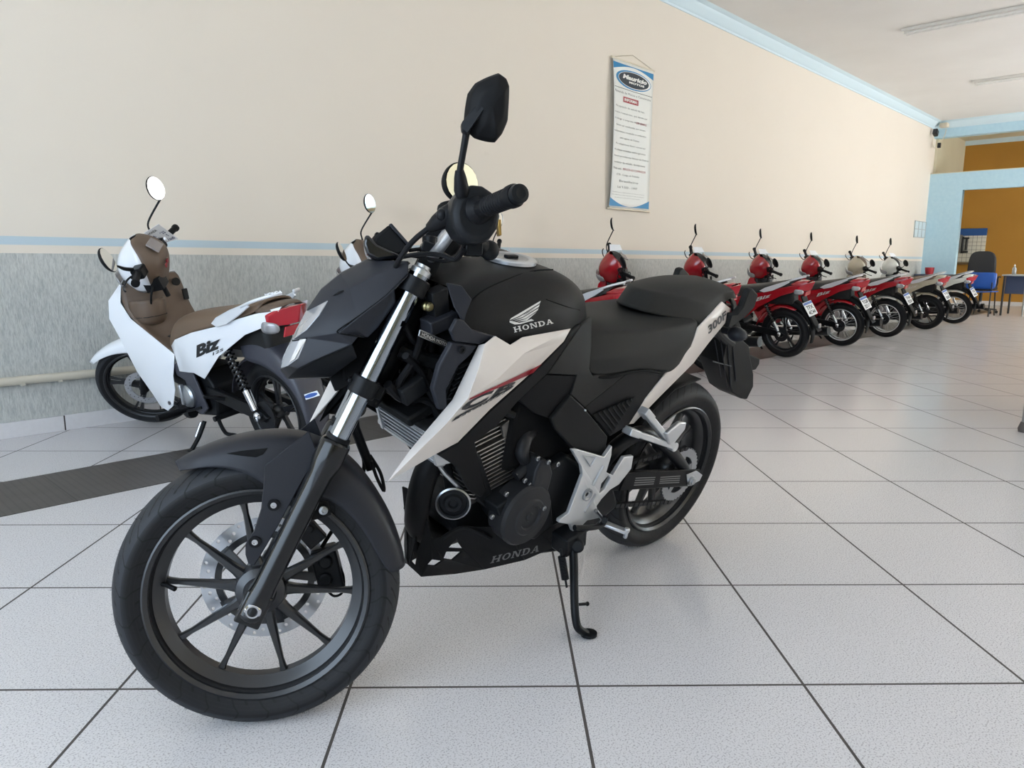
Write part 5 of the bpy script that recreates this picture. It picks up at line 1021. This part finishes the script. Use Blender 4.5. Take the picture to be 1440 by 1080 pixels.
        if s < 0: MB().tube([tuple(mc-e1*.058-nn*.012),(.89,-.19,1.13),(.905,-.185,1.075),(.90,-.165,1.03)],[.0055,.005,.005,.010],8).build('mirror_stem','satin_black',mo_)
        else: MB().tube([tuple(mc-e2*.0-e1*.035-nn*.012),(.91,.28,1.10),(.91,.23,1.06),(.90,.185,1.03)],[.005,.0045,.010,.011],8).build('mirror_stem','satin_black',mo_)
    p(MB().box((.84,.02,.86),(.93,.11,.93)).cyl((.86,.06,.86),(.86,.06,.80),.013).tube([(.88,.10,.90),(.90,.14,.86),(.93,.14,.80)],.006,8),'ignition_lock','satin_black',stf=2,bevel=.008)
    if biz:
        bl = MB(); 
        for k in range(2): bl.slab([(.795,.01+k*.03,.985-k*.01),(.795,.035+k*.03,.985-k*.01),(.80,.03+k*.03,.965-k*.01),(.80,.012+k*.03,.965-k*.01)],(-.006,0,0))
        p(bl,'switch_mark','decal_red',hr)
    p(MB().cyl((1.13,0,.55),(.99,0,.86),.03,n=16),'steering_column','satin_black')
    # seat, tail cover
    Z = [[(.80,0,.60),(.79,.05,.585),(.77,.085,.56),(.735,.105,.525)],[(.745,0,.668),(.735,.06,.655),(.715,.10,.615),(.69,.118,.56)],[(.62,0,.722),(.62,.08,.713),(.61,.122,.675),(.60,.132,.605)],[(.42,0,.748),(.42,.09,.742),(.41,.135,.712),(.40,.142,.657)],[(.20,0,.768),(.20,.09,.762),(.19,.13,.738),(.18,.137,.698)],[(0,0,.80),(0,.08,.795),(0,.115,.776),(-.01,.122,.742)],[(-.14,0,.825),(-.14,.06,.818),(-.135,.085,.803),(-.13,.092,.778)]]
    so = p(MB().grid(Z),'seat',seatm,mirror=True,sub=2,solid=.010)
    p(MB().grid([[(-.12,0,.80),(-.12,.07,.80),(-.12,.10,.785),(-.11,.108,.765)],[(-.20,0,.812),(-.20,.06,.808),(-.195,.085,.795),(-.18,.098,.775)],[(-.255,0,.80),(-.25,.04,.798),(-.245,.06,.79),(-.23,.075,.775)]]),'tail_cover',trim if biz else body,mirror=True,sub=1,solid=.004)
    for s in MIR:
        Y = lambda l: [(a,b*s,c) for a,b,c in l]
        W = dict(zip('a b c d e f g h i j k l m n'.split(),Y([(.64,.135,.52),(.685,.12,.56),(.60,.136,.603),(.40,.147,.655),(.18,.142,.696),(-.01,.127,.742),(-.27,.068,.797),(-.19,.098,.715),(-.02,.118,.665),(.20,.145,.55),(.363,.152,.424),(.454,.15,.444),(.62,.14,.434),(.42,.165,.56)])))
        sp_ = p(fmesh(W,[f.split() for f in ('a b c n','c d n','d e i n','e f h i','f g h','i j n','j k n','k l n','l m a n')]),'side_panel',body,solid=.004*s,bevel=.006,bseg=3,sharp=60)
        if s > 0:
            bv = bvh_of([sp_]); loc = V((0,0,0)); eye = (.3,3.0,.60)
            if biz:
                t = map_quad(text_mb('Biz',1,.35,bold=.05),[(.375,.2,.535),(.155,.2,.60),(.165,.2,.655),(.39,.2,.585)]); drop(t,bv,eye,.0015); t.build('side_lettering','decal_black',sp_)
                t = map_quad(text_mb('125',1,.2,bold=.02),[(.24,.2,.555),(.15,.2,.585),(.152,.2,.597),(.245,.2,.567)]); drop(t,bv,eye,.0015); t.build('side_lettering','decal_black',sp_)
            else:
                t = map_quad(text_mb('Biz',1,.35,bold=.02),[(.24,.2,.60),(.08,.2,.655),(.085,.2,.685),(.25,.2,.632)]); drop(t,bv,eye,.0015); t.build('side_lettering','decal_silver',sp_)
        p(MB().tube(Y([(-.06,.135,.80),(-.14,.118,.825),(-.21,.075,.842),(-.235,.03,.845)]),[.007,.008,.008,.007],10,5).merge(MB().slab(Y([(.20,.146,.712),(.14,.150,.745),(.02,.146,.785),(-.10,.130,.818),(-.11,.130,.800),(-.04,.142,.762),(.06,.150,.718),(.15,.150,.698)]),(0,-.012*s,0))),'grab_rail','silver_rail',bevel=.002)
        # lamps
        tl_ = p(MB().slab(Y([(-.20,.098,.760),(-.245,.084,.778),(-.295,.040,.790),(-.312,0,.793),(-.275,0,.712),(-.255,.04,.710),(-.215,.086,.708),(-.185,.100,.715)]),(.03,-.004*s,0)),'tail_lamp','tail_red',bevel=.004)
        si = p(MB().grid([Y([(-.155,.105,.735),(-.20,.10,.728),(-.225,.075,.722)]),Y([(-.15,.112,.71),(-.205,.105,.702),(-.235,.075,.70)]),Y([(-.14,.107,.68),(-.19,.10,.672),(-.225,.07,.676)])]),'rear_indicator','lens_silver',sub=1,solid=.01)
        # shock absorber
        A, B = V(Y([(.145,.125,.585)])[0]), V(Y([(.0,.125,.275)])[0]); 
        sk_ = p(MB().cyl(A,A.lerp(B,.66),.012,n=12),'rear_shock','gloss_black')
        cm = MB(); N = 9
        ptsc = []
        d = (B-A).normalized(); e1 = d.orthogonal().normalized(); e2 = d.cross(e1)
        for k in range(N*8+1): t = k/(N*8); ptsc.append(tuple(A.lerp(B,.03+.58*t)+(e1*math.cos(k*math.pi/4)+e2*math.sin(k*math.pi/4))*.021))
        cm.tube(ptsc,.0060,6,1); cm.build('coil_spring','gloss_black',sk_)
        MB().cyl(A.lerp(B,.62),A.lerp(B,.92),.019,.017,n=16).sphere(B,.022,12).build('damper_body','chrome',sk_)
        # footrests
        pgp = p(MB().tube(Y([(.60,.08,.235),(.60,.20,.235),(.60,.31,.24)]),.013,10,1).merge(MB().cyl(Y([(.60,.20,.235)])[0],Y([(.60,.315,.24)])[0],.019,n=12)),'footrest','cable_black')
        p(MB().bar(Y([(.25,.13,.33)])[0],Y([(.30,.21,.36)])[0],.03,.014),'passenger_footrest','cable_black',bevel=.003)
        p(MB().bar(Y([(.48,.075,.34)])[0],Y([(-.02,.09,.258)])[0],.022,.036),'swingarm','satin_black',bevel=.003)
    p(MB().slab([(-.245,-.05,.70),(-.245,.05,.70),(-.235,.06,.655),(-.235,-.06,.655)],(.01,0,0)),'rear_reflector','tail_red',bevel=.002)
    # rear mudguard with number plate carrier
    rows = []
    for a,w_,r_,sk in ((72,.085,.375,.10),(95,.09,.380,.11),(118,.09,.372,.10),(140,.082,.345,.05),(165,.072,.322,.03),(186,.064,.305,.02),(196,.05,.298,.012)):
        d = V((math.cos(math.radians(a)),0,math.sin(math.radians(a)))); c_ = V((0,0,.258))
        if not biz: w_ *= .72; sk *= .55
        rows.append([tuple(c_+d*r_),tuple(c_+d*r_+V((0,w_*.6,0))),tuple(c_+d*(r_-.012)+V((0,w_*.92,0))),tuple(c_+d*(r_-sk)+V((0,w_,0)))])
    rm = p(MB().grid(rows),'rear_mudguard',gd,mirror=True,sub=2,solid=.003)
    ar_ = [[tuple(V((0,0,.258))+V((math.cos(math.radians(a)),0,math.sin(math.radians(a))))*r_+V((0,yy,0))) for yy,r_ in ((-.078,.283),(-.05,.312),(.05,.312),(.078,.283))] for a in range(15,126,15)]
    p(MB().grid(ar_),'wheel_arch',arch,sub=1,solid=.003)
    if plate:
        ang = math.radians(29); PM = Matrix.Translation(V((-.262,0,.525)))@Matrix.Rotation(ang,4,'Y')
        pl = p(MB().box((-.003,-.093,-.075),(.0,.093,.075),M=PM),'number_plate','plate_white',bevel=.002,bseg=1)
        MB().box((-.0042,-.088,.046),(-.003,.088,.070),M=PM).build('plate_band','plate_blue',pl)
        for ln,z0 in ((plate[0],-.008),(plate[1],-.062)):
            t = text_mb(ln,1,bold=.03); map_quad(t,[PM@V((-.0045,.07,z0)),PM@V((-.0045,-.07,z0)),PM@V((-.0045,-.07,z0+.042)),PM@V((-.0045,.07,z0+.042))]); t.build('plate_text','decal_black',pl)
        p(MB().slab([(-.20,-.055,.65),(-.20,.055,.65),(-.255,.055,.50),(-.365,.05,.30),(-.365,-.05,.30),(-.255,-.055,.50)],(.016,0,.006)),'plate_carrier','plastic_black',bevel=.004)
        MB().box((-.018,-.02,-.02),(.0,.02,.02),M=Matrix.Translation(V((-.352,0,.355)))).build('rear_marker','lens_silver',pl,bevel=.004)
    # engine and running gear
    p(MB().prism([(.70,.40),(.66,.44),(.46,.44),(.40,.36),(.42,.20),(.62,.18),(.70,.26)],-.10,.095),'engine_block','engine_black',bevel=.012)
    p(MB().cyl((.66,0,.32),(.90,0,.35),.055,n=20),'cylinder','engine_grey')
    p(MB().slab([(.70,.128,.46),(.64,.135,.475),(.50,.135,.43),(.44,.13,.25),(.52,.125,.205),(.60,.12,.22),(.62,.122,.38),(.69,.124,.40)],(0,-.012,0)),'engine_side_panel','guard_grey',bevel=.004,tri=True)
    ec = p(MB().lathe([(0,-.05),(.058,-.05),(.06,0),(.052,.010),(.03,.018),(.012,.020),(0,.018)],(.60,.140,.30),(0,1,0),28),'engine_cover','engine_silver',sharp=25)
    MB().box((-.012,0,-.05),(.012,.024,.06),M=Matrix.Translation(V((.61,.145,.31)))).build('cover_rib','engine_silver',ec,bevel=.006)
    p(MB().tube([(.78,.07,.17),(.70,.10,.18),(.62,.12,.20)],.026,12),'step_tube','cable_black')
    p(MB().slab([(.46,.105,.36),(.46,.105,.30),(.02,.11,.235),(-.05,.11,.258),(.02,.11,.30)],(0,-.03,0)),'chain_case','satin_black',bevel=.006)
    p(MB().lathe([(.028,0),(.072,0),(.074,.005),(.03,.008),(.028,0)],(0,.082,.258),(0,1,0),32),'rear_sprocket','engine_grey')
    p(MB().lathe([(0,0),(.016,0),(.016,.01),(.010,.014),(0,.014)],(0,.13,.262),(0,1,0),16),'rear_axle_nut','chrome')
    mf = p(MB().tube([(.72,-.04,.22),(.60,-.10,.15),(.45,-.13,.16),(.20,-.155,.225),(-.38,-.168,.270)],[.014,.016,.022,.044,.046],16,6),'exhaust_muffler','satin_black')
    MB().slab([(.20,-.13,.285),(-.30,-.14,.325),(-.30,-.17,.325),(.20,-.17,.285)],(0,0,-.004)).build('heat_shield','chrome',mf,bevel=.002)
    # side stand and centre stand
    sd = p(MB().tube([(.52,.12,.17),(.525,.165,.10),(.53,.215,.045)],.011,10,4),'side_stand','satin_black'); MB().lathe([(0,0),(.018,0),(.018,.006),(0,.006)],(.53,.222,.2*.222*.83),(0,-.16,.98),14).build('stand_foot','satin_black',sd)
    MB().cyl((.53,.135,.165),(.535,.175,.10),.009,n=12).build('stand_spring','chrome',sd)
    p(MB().tube([(.40,.11,.20),(.32,.13,.14),(.22,.13,.14),(.18,.13,.10)],.010,8,4).tube([(.40,-.11,.20),(.32,-.12,.14),(.22,-.12,.14)],.010,8,4).cyl((.40,-.13,.20),(.40,.13,.20),.014),'centre_stand','satin_black')
    p(MB().tube([(.50,.13,.25),(.60,.165,.23),(.68,.17,.25)],.007,8),'gear_pedal','satin_black')
    p(MB().tube([(.95,0,.60),(.75,0,.48),(.55,0,.50),(.35,0,.62),(-.10,0,.72)],.035,12,4),'frame','dark_gap')
    p(MB().box((-.12,-.075,.56),(.42,.075,.70)),'under_seat_box','dark_gap',bevel=.03)
    return R, M@SH
def card(MS, q, label, lines=False):
    """price card hooked on a handlebar: printed and handwritten sheet"""
    a,b,c,d = [MS@V(x) for x in q]; n = (b-a).cross(d-a).normalized()
    o = MB().slab([a,b,c,d],n*.0012).build('price_card','paper_white',bevel=.0004,bseg=1); tag(o,label,'price card','price cards hooked on the handlebars')
    if lines:
        n = -n if n.dot(V((0,0,CAM_H))-a) < 0 else n
        def ct(txt, u0, u1, v0, v1, m):
            P_ = lambda u,v: a.lerp(b,u).lerp(d.lerp(c,u),v)+n*.0022
            t = map_quad(text_mb(txt,1,0,bold=.02,res=2),[P_(u0,v1),P_(u1,v1),P_(u1,v0),P_(u0,v0)]); t.build('card_writing',m,o)
        ct('HONDA',.1,.62,.10,.22,'decal_black'); ct('BIZ 125',.15,.85,.34,.48,'ink_blue'); ct('2024/25',.15,.80,.54,.68,'ink_blue'); ct('R$ 17.000',.1,.92,.76,.93,'ink_blue')
    return o
TH1 = 1.675
R1, MS1 = scooter(1.759,3.196,TH1,.165,.775,'scooter_white','brown_plastic','brown_seat',True,'white scooter with brown seat and brown inner panel, parked by the wall at the left',group=None,biz=True)
_st = [o for o in R1.children if o.name.startswith('seat')][0]; _bs = bvh_of([_st])
_t = map_quad(text_mb('HONDA',1,0,bold=.04),[(-0.1663,0.07,0.8388),(-0.2977,0.07,0.8588),(-0.296,0.07,0.8695),(-0.1646,0.07,0.8498)]); drop(_t,_bs,EYE_B,.0015); _t.build('seat_lettering','paper_white',_st)
_sk = MB().slab([(-0.2654,0.05,0.3845),(-0.3884,0.05,0.4228),(-0.4024,0.05,0.4015),(-0.2798,0.05,0.3626)],(0,.001,0)).build('dealer_sticker','paper_white',R1)
_el = MB().add([(.5+.42*math.cos(k*math.pi/8),.5+.36*math.sin(k*math.pi/8),0) for k in range(16)],[tuple(range(16))]); map_quad(_el,[(-0.2676,0.0515,0.3853),(-0.3906,0.0515,0.4236),(-0.4045,0.0515,0.4022),(-0.282,0.0515,0.3634)],norm=False); _el.build('sticker_oval','plate_blue',_sk)
MS1 = frame(1.759,3.196,TH1,.165)@steer(SAX,SRK,.775)
row = [  # X, Y, heading, colour, trim, seat, cast wheels, plate, arch, label
 (3.05,3.20,1.62,'scooter_white','brown_plastic','brown_seat',True,None,None,'white scooter with brown dashboard, mostly hidden behind the front motorcycle\'s headlight cowl'),
 (4.40,3.20,1.53,'scooter_red','black_plastic','black_seat',True,None,'scooter_red','red scooter mostly hidden behind the fuel tank of the front motorcycle'),
 (5.90,3.18,1.53,'scooter_red','black_plastic','black_seat',True,None,'scooter_red','red scooter partly hidden behind the seat of the front motorcycle, with a silver side stripe'),
 (7.38,3.15,1.53,'scooter_red','black_plastic','black_seat',True,('TFX','4C44'),'scooter_red','red scooter with black cast rear wheel, just right of the front motorcycle\'s tail'),
 (8.89,3.125,1.53,'scooter_red','black_plastic','black_seat',False,('TGB','2D17'),'scooter_red','red scooter with bright wire-spoked rear wheel, second whole one right of the front motorcycle'),
 (10.36,3.09,1.53,'scooter_red','black_plastic','black_seat',False,('THA','7E30'),'scooter_pearl','red scooter with wire-spoked wheel and pale wheel arch, parked beside the beige scooter'),
 (12.0,3.05,1.53,'scooter_beige','brown_plastic','brown_seat',True,('TFJ','5B08'),'scooter_beige','beige scooter with brown seat and black cast wheels, second from the blue portal'),
 (13.49,3.02,1.53,'scooter_pearl','black_plastic','black_seat',False,('TGD','9A62'),'scooter_pearl','white scooter with black seat and wire-spoked wheels, farthest in the row by the blue chair')]
CARDQ = [(.915,-.03,1.138),(.885,-.125,1.150),(.775,-.165,1.085),(.79,-.06,1.085)]
card(MS1,[(0.8995,-0.1,1.1037),(0.8265,-0.15,1.1182),(0.8192,-0.27,0.9755),(0.8933,-0.22,0.9853)],'white price card with blue handwriting on the handlebar of the nearest white scooter',lines=True)
for i,(x,y,th,bc,tc,sc,cast,pl,ar,lab) in enumerate(row):
    R_, MS = scooter(x,y,th,.15,1.04 if i else .75,bc,tc,sc,cast,lab,plate=pl,group='scooters parked in a row along the wall',arch=ar,hx=.085 if i else 0.)
    if i in (2,3,4,5,7): card(MS,CARDQ,['','','white price card on the red scooter half hidden behind the front motorcycle seat','white price card on the red scooter just behind the front motorcycle tail','white price card on the first red wire-wheeled scooter','white price card on the red scooter beside the beige one','','white price card on the farthest white scooter'][i])

# ------------------------------------------------------------------ banner on the wall
mat('banner_white','#e6e7e2',.45); mat('banner_blue','#1f7fb4',.45); mat('banner_dark','#10202e',.45); mat('banner_grey','#6f6f6c',.6); mat('banner_red','#a8434a',.6); mat('rope','#b5aa93',.8); mat('rod_cream','#d8cdb8',.5)
YBN = YW-.02
def bnp(x, z, d=0): # banner coordinates: x 0..1 from the left, z 0..1 from the bottom
    z0, z1 = 1.515, 2.995; X = 6.29+.74*x; Zz = z0+(z1-z0)*z
    return V((X, YBN-.006-.035*(1-x)**6*(1-abs(2*z-1)**3)-d, Zz))
ban = empty('banner', Matrix.Translation((6.66,YBN,1.5)), 'tall narrow hanging banner with dark oval logo and text lines, on the cream wall', 'banner')
BI = Matrix.Translation((6.66,YBN,1.5)).inverted()
def bpart(m, name, mt, **k): m.xf(BI); return m.build(name, mt, ban, **k)
bpart(MB().grid([[tuple(bnp(i/12,j/20)) for i in range(13)] for j in range(21)]),'banner_sheet','banner_white',solid=.0015,soff=0)
for nm,z in (('top_rod',1.0),('bottom_rod',0.0)):
    bpart(MB().cyl(bnp(-.03,z,-.004),bnp(1.03,z,-.004),.010,n=12),nm,'rod_cream')
bpart(MB().tube([tuple(bnp(.0,1.0)),(6.66,YW-.006,3.085),tuple(bnp(1,1.0))],.003,6,1),'hanging_cord','rope')
def bpoly(pts_, name, mt, d=.0025, n=1):
    m = MB().add([(x,z,0) for x,z in pts_],[tuple(range(len(pts_)))]); subdiv(m,n) if len(pts_) == 4 else None
    m.v = [tuple(bnp(p[0],p[1],d)) for p in m.v]; return bpart(m,name,mt)
arcx = [i/12 for i in range(13)]
def barc(f, y_edge, name):
    m = MB(); m.grid([[tuple(bnp(x,f(x),.0025)) for x in arcx],[tuple(bnp(x,y_edge,.0025)) for x in arcx]]); return bpart(m,name,'banner_blue')
barc(lambda x: .975-.045-.0*(x)+.04*math.sin(math.pi*x)-.0, .975, 'blue_header')
barc(lambda x: .075-.055*math.sin(math.pi*x), .018, 'blue_footer')
def ell(cx,cz,rx,rz,k=28): return [(cx+rx*math.cos(2*math.pi*i/k),cz+rz*math.sin(2*math.pi*i/k)) for i in range(k)]
def boval(cx, cz, rx, rz, name, mt, d, k=32):
    m = MB(); m.grid([[tuple(bnp(cx+rx*f*math.cos(2*math.pi*i/k),cz+rz*f*math.sin(2*math.pi*i/k),d)) for i in range(k)] for f in (.001,.25,.5,.75,1)],closed=True); return bpart(m,name,mt)
boval(.5,.885,.44,.062,'logo_outer_oval','banner_blue',.004); boval(.52,.885,.405,.054,'logo_gap','banner_white',.006); boval(.5,.885,.375,.050,'logo_oval','banner_dark',.008)
def btext(s, x0, x1, z0, z1, mt, name='banner_text', d=.003, shear=0., bold=0.):
    m = text_mb(s,1,shear,bold=bold,res=2); xs = [p[0] for p in m.v]; ys = [p[1] for p in m.v]
    a,b,c,e = min(xs),max(xs),min(ys),max(ys)
    m.v = [tuple(bnp(x0+(p[0]-a)/(b-a)*(x1-x0), z0+(p[1]-c)/(e-c)*(z1-z0), d)) for p in m.v]; return bpart(m,name,mt)
btext('Mauricio',.22,.82,.882,.912,'banner_white','logo_text',.0105,.2,.05); btext('MOTOS',.38,.76,.860,.874,'banner_white','logo_text',.0105,0,.05)
bpoly([(.02,.812),(.98,.812),(.98,.816),(.02,.816)],'rule_line','banner_grey')
btext('Revenda de Motos e Consórcios',.03,.95,.782,.797,'banner_grey')
bpoly([(.26,.728),(.64,.728),(.64,.765),(.26,.765)],'red_box','banner_red'); btext('INFORMA:',.29,.61,.737,.757,'banner_white',d=.004,bold=.03)
ls = [('Na aquisição do veículo da loja,',.06,.80),('motos e consórcios, que devem ser',.03,.88),('se dirigir à empresa de 30 dias',.03,.80),('devem ser conduzidas por nossos',.08,.84),('equipamentos instalados e conferidos',.03,.86),('pelo agente do Detran.',.20,.70),('Ao adquirirem favor conservar',.08,.86),('de placas emitidas, como garantia',.05,.86),('deverá providenciar licença do Detran',.04,.95),('condutor do veículo, devidamente',.05,.86),('Multa será',.04,.26),('CTB - Código de Trânsito',.14,.72),('Brasileiro',.22,.70),('Lei 9.503 - 1997',.18,.68)]
zz = .700
for i,(s,a,b) in enumerate(ls):
    btext(s,a,b,zz-.015,zz,'banner_grey'); zz -= .0415
btext('IMPOSTA AO COMPRADOR',.30,.88,.270,.285,'banner_red')
btext('30 DIAS',.60,.86,.602,.617,'banner_red',d=.0036)
for k in range(3): btext('Atendimento e informações na loja de veículos',.04+.08*(k == 2),.86-.1*(k == 2),.112-k*.018,.118-k*.018,'banner_grey')
# ------------------------------------------------------------------ corner: dark lamp and cables by the cornice
t = empty('floodlight', Matrix.Translation((17.5,4.6,3.3)), 'small dark floodlight with loose cables in the upper corner by the blue beam', 'floodlight')
TI = Matrix.Translation((17.5,4.6,3.3)).inverted()
MB().box((-.08,-.06,-.06),(.06,.03,.06),M=TI@Matrix.Translation((17.42,4.60,3.62))@Matrix.Rotation(.4,4,'Y')).build('lamp_body','black_plastic',t,bevel=.02)
MB().tube([tuple(TI@V(p)) for p in ((17.42,4.62,3.56),(17.40,4.62,3.42),(17.48,4.6,3.33),(17.55,4.55,3.34))],.008,8).build('cable','rod_cream',t)
MB().box((-.03,-.03,-.05),(.03,.03,.05),M=TI@Matrix.Translation((17.55,4.53,3.38))).build('connector','black_plastic',t,bevel=.008)
MB().tube([tuple(TI@V(p)) for p in ((17.55,4.53,3.38),(17.57,4.46,3.55),(17.58,4.44,3.66),(17.58,4.44,3.70))],.006,8).build('cable','rod_cream',t)
tag(MB().box((17.50,4.40,3.735),(17.66,4.56,3.82)).build('junction_box','rod_cream',bevel=.02),'small cream junction box on the cornice corner above the floodlight','box')
# framed wall notice on the left wall near the portal
mat('notice_blue','#c5d4d8',.5); mat('tile_white','#d6d3c9',.35); mat('sign_blue','#1c4f8f',.45); mat('shelf_brown','#5c4a2c',.6); mat('office_black','#242527',.6); mat('plastic_blue','#1450a8',.35,coat=.2); mat('desk_blue','#3b4763',.5); mat('desk_top','#aab0b0',.45); mat('leg_grey','#9a9a98',.4,metal=.5); mat('pot_red','#b02a33',.4); mat('bottle_clear','#d9e2e6',.08,trans=.7); mat('wood_pale','#b59a78',.55); mat('foot_grey','#5b5552',.5)
fr_n = empty('wall_notice', Matrix.Translation((17.3,YW,1.49)), 'small pale blue framed notice on the cream wall beside the portal', 'notice')
MB().box((-.40,-.012,0),(.38,-.002,.34)).build('notice_panel','notice_blue',fr_n)
g = MB()
for k in range(4): g.box((-.40+k*.256,-.018,0),(-.385+k*.256,-.012,.34))
for z in (0,.165,.325): g.box((-.40,-.018,z),(.385,-.012,z+.014))
g.build('notice_frame','desk_top',fr_n)
# tiled niche on the ochre wall
tn = MB(); tn.box((XO-.03,4.005,.98),(XO,YW-.05,1.60))
def grid_tile():
    m = mat('niche_tile','#d2cec2',.3); nt,b = nodes(m); L = nt.links; tc = nt.nodes.new('ShaderNodeTexCoord'); sp = nt.nodes.new('ShaderNodeSeparateXYZ'); L.new(tc.outputs['Object'],sp.inputs[0])
    f = lambda o,s: mth(nt,'GREATER_THAN',mth(nt,'ABSOLUTE',mth(nt,'SUBTRACT',mth(nt,'FRACT',mth(nt,'MULTIPLY',o,s)),.5)),.46)
    L.new(mixc(nt,mth(nt,'MAXIMUM',f(sp.outputs[1],11.),f(sp.outputs[2],11.)),lin('#d2cec2'),lin('#6a675f')),b.inputs['Base Color'])
grid_tile()
struct(tn.build('wall_tile_panel','niche_tile'))
tag(MB().box((XO-.04,4.0,1.60),(XO-.005,YW-.05,1.765)).build('blue_sign','sign_blue',bevel=.004),'plain dark blue band sign above the white wall tiles','sign')
tag(MB().box((XO-.30,4.22,.93),(XO-.031,YW-.05,.985)).build('wall_shelf','shelf_brown',bevel=.004),'dark brown shelf below the white wall tiles','shelf')
bx = empty('wall_box', Matrix.Translation((XO-.03,4.5,1.42)), 'grey box with black bracket on the white wall tiles behind the office chair', 'wall box')
MB().box((-.12,-.02,-.22),(0,.12,.20)).build('box_body','banner_grey',bx,bevel=.006)
MB().box((-.10,-.17,-.22),(-.04,-.03,-.17)).box((-.10,-.06,-.22),(-.04,-.03,.16)).box((-.10,-.14,-.16),(-.04,-.10,.14)).box((-.10,-.17,.10),(-.04,-.03,.14)).build('black_bracket','black_plastic',bx,bevel=.008)
# ------------------------------------------------------------------ desk, chairs and small things
dk = empty('desk', Matrix.Translation((16.68,2.62,0)), 'small blue-sided desk with pale top and grey metal legs beside the office chair', 'desk')
MB().box((-.45,-.12,.735),(.35,.30,.76)).build('desktop','desk_top',dk,bevel=.004)
MB().box((-.22,-.04,.40),(-.20,.27,.735)).build('modesty_panel','desk_blue',dk,bevel=.002)
for x0,y0 in ((-.40,-.08),(.30,-.08),(-.40,.26),(.30,.26)): MB().cyl((x0,y0,0),(x0,y0,.735),.018,n=12).build('leg','leg_grey' if y0 < 0 else 'office_black',dk)
bt = tag(MB().lathe([(0,0),(.033,0),(.036,.01),(.036,.10),(.030,.125),(.012,.14),(.012,.155),(0,.156)],(16.5,2.78,.76),(0,0,1),20).build('bottle','bottle_clear'),'clear plastic pump bottle standing on the desk','bottle')
MB().lathe([(0,.155),(.014,.155),(.014,.172),(.006,.175),(.006,.19),(0,.19)],(16.5,2.78,.76),(0,0,1),16).build('pump_cap','paper_white',bt)
oc = empty('office_chair', Matrix.Translation((16.50,3.32,0)), 'black office swivel chair with tall rounded back behind the blue chair', 'chair')
bk = []
for z,hw in ((.60,.21),(.70,.235),(.95,.235),(1.10,.215),(1.17,.17),(1.195,.09)): bk.append([(.02+.05*abs(yy)**2*4,yy*hw/.22*1.0,z) for yy in (-.22,-.11,0,.11,.22)])
MB().grid(bk).build('backrest','office_black',oc,sub=2,solid=.06)
MB().box((.0,-.23,.44),(.46,.23,.53)).build('seat','office_black',oc,bevel=.04)
MB().box((.0,-.03,.48),(.05,.03,.66)).build('back_bar','office_black',oc)
MB().cyl((.22,0,.08),(.22,0,.45),.028).build('gas_column','office_black',oc)
for k in range(5):
    a = 2*math.pi*k/5+.2; e = V((.22+.30*math.cos(a),.30*math.sin(a),.07))
    MB().bar((.22,0,.10),e,.045,.028).build('base_arm','office_black',oc,bevel=.006); MB().cyl(e+V((-.012,0,-.042)),e+V((.012,0,-.042)),.028,n=16).build('castor','office_black',oc)
for s in MIR: MB().tube([(.10,s*.22,.50),(.12,s*.27,.56),(.14,s*.27,.70),(.34,s*.27,.70)],.015,8).build('armrest','office_black',oc)
pc = empty('plastic_chair', Matrix.Translation((15.75,3.18,0)), 'blue plastic visitor chair with black legs, in front of the desk', 'chair')
MB().grid([[(.0+.02*abs(yy)*4,yy*1.0,z) for yy in (-.27,-.14,0,.14,.27)] for z in (.50,.60,.76,.80)]).build('backrest','plastic_blue',pc,sub=1,solid=.014)
MB().grid([[(x,yy,.45+.02*abs(yy)*4-(.01 if x > .1 else 0)) for yy in (-.26,-.14,0,.14,.26)] for x in (-.02,.15,.30,.44)]).build('seat','plastic_blue',pc,sub=1,solid=.02)
for s in MIR:
    MB().tube([(.40,s*.20,.44),(.42,s*.22,0)],.012,10,1).build('leg','office_black',pc); MB().tube([(.02,s*.20,.44),(-.08,s*.22,0)],.012,10,1).build('leg','office_black',pc)
    MB().tube([(.02,s*.21,.44),(0,s*.21,.62)],.010,8,1).build('back_upright','office_black',pc)
cb = empty('cabinet', Matrix.Translation((17.3,4.25,0)), 'low pale wooden cabinet against the blue portal, behind the farthest scooter', 'cabinet')
MB().box((-.22,-.30,0),(.28,.35,.70)).build('body','wood_pale',cb,bevel=.004); MB().box((-.26,-.34,.70),(.30,.38,.73)).build('top','desk_blue',cb,bevel=.004); MB().box((-.235,-.28,.06),(-.221,.33,.66)).build('door','wood_pale',cb,bevel=.003)
ptm = tag(MB().lathe([(0,0),(.07,0),(.085,.10),(.088,.14),(.080,.14),(.074,.02),(0,.02)],(17.25,4.4,.73),(0,0,1),24).build('red_pot','pot_red'),'red pot standing on the low cabinet by the blue portal','pot')
# furniture leg entering at the right edge
fl = empty('display_table', Matrix.Translation((5.51,.475,0)), 'grey metal table of which only one leg with a foot shows at the right edge', 'table')
for x0,y0 in ((-.42,.24),(.55,.24),(-.42,-.6),(.55,-.6)):
    l_ = MB().tube([(x0,y0,.03),(x0,y0,.72)],.018,12,1).build('leg','leg_grey',fl); MB().lathe([(0,0),(.03,0),(.034,.02),(.022,.06),(0,.062)],(x0,y0,0),(0,0,1),16).build('foot','foot_grey',l_)
MB().box((-.46,-.64,.72),(.59,.28,.75)).build('tabletop','desk_top',fl,bevel=.004)
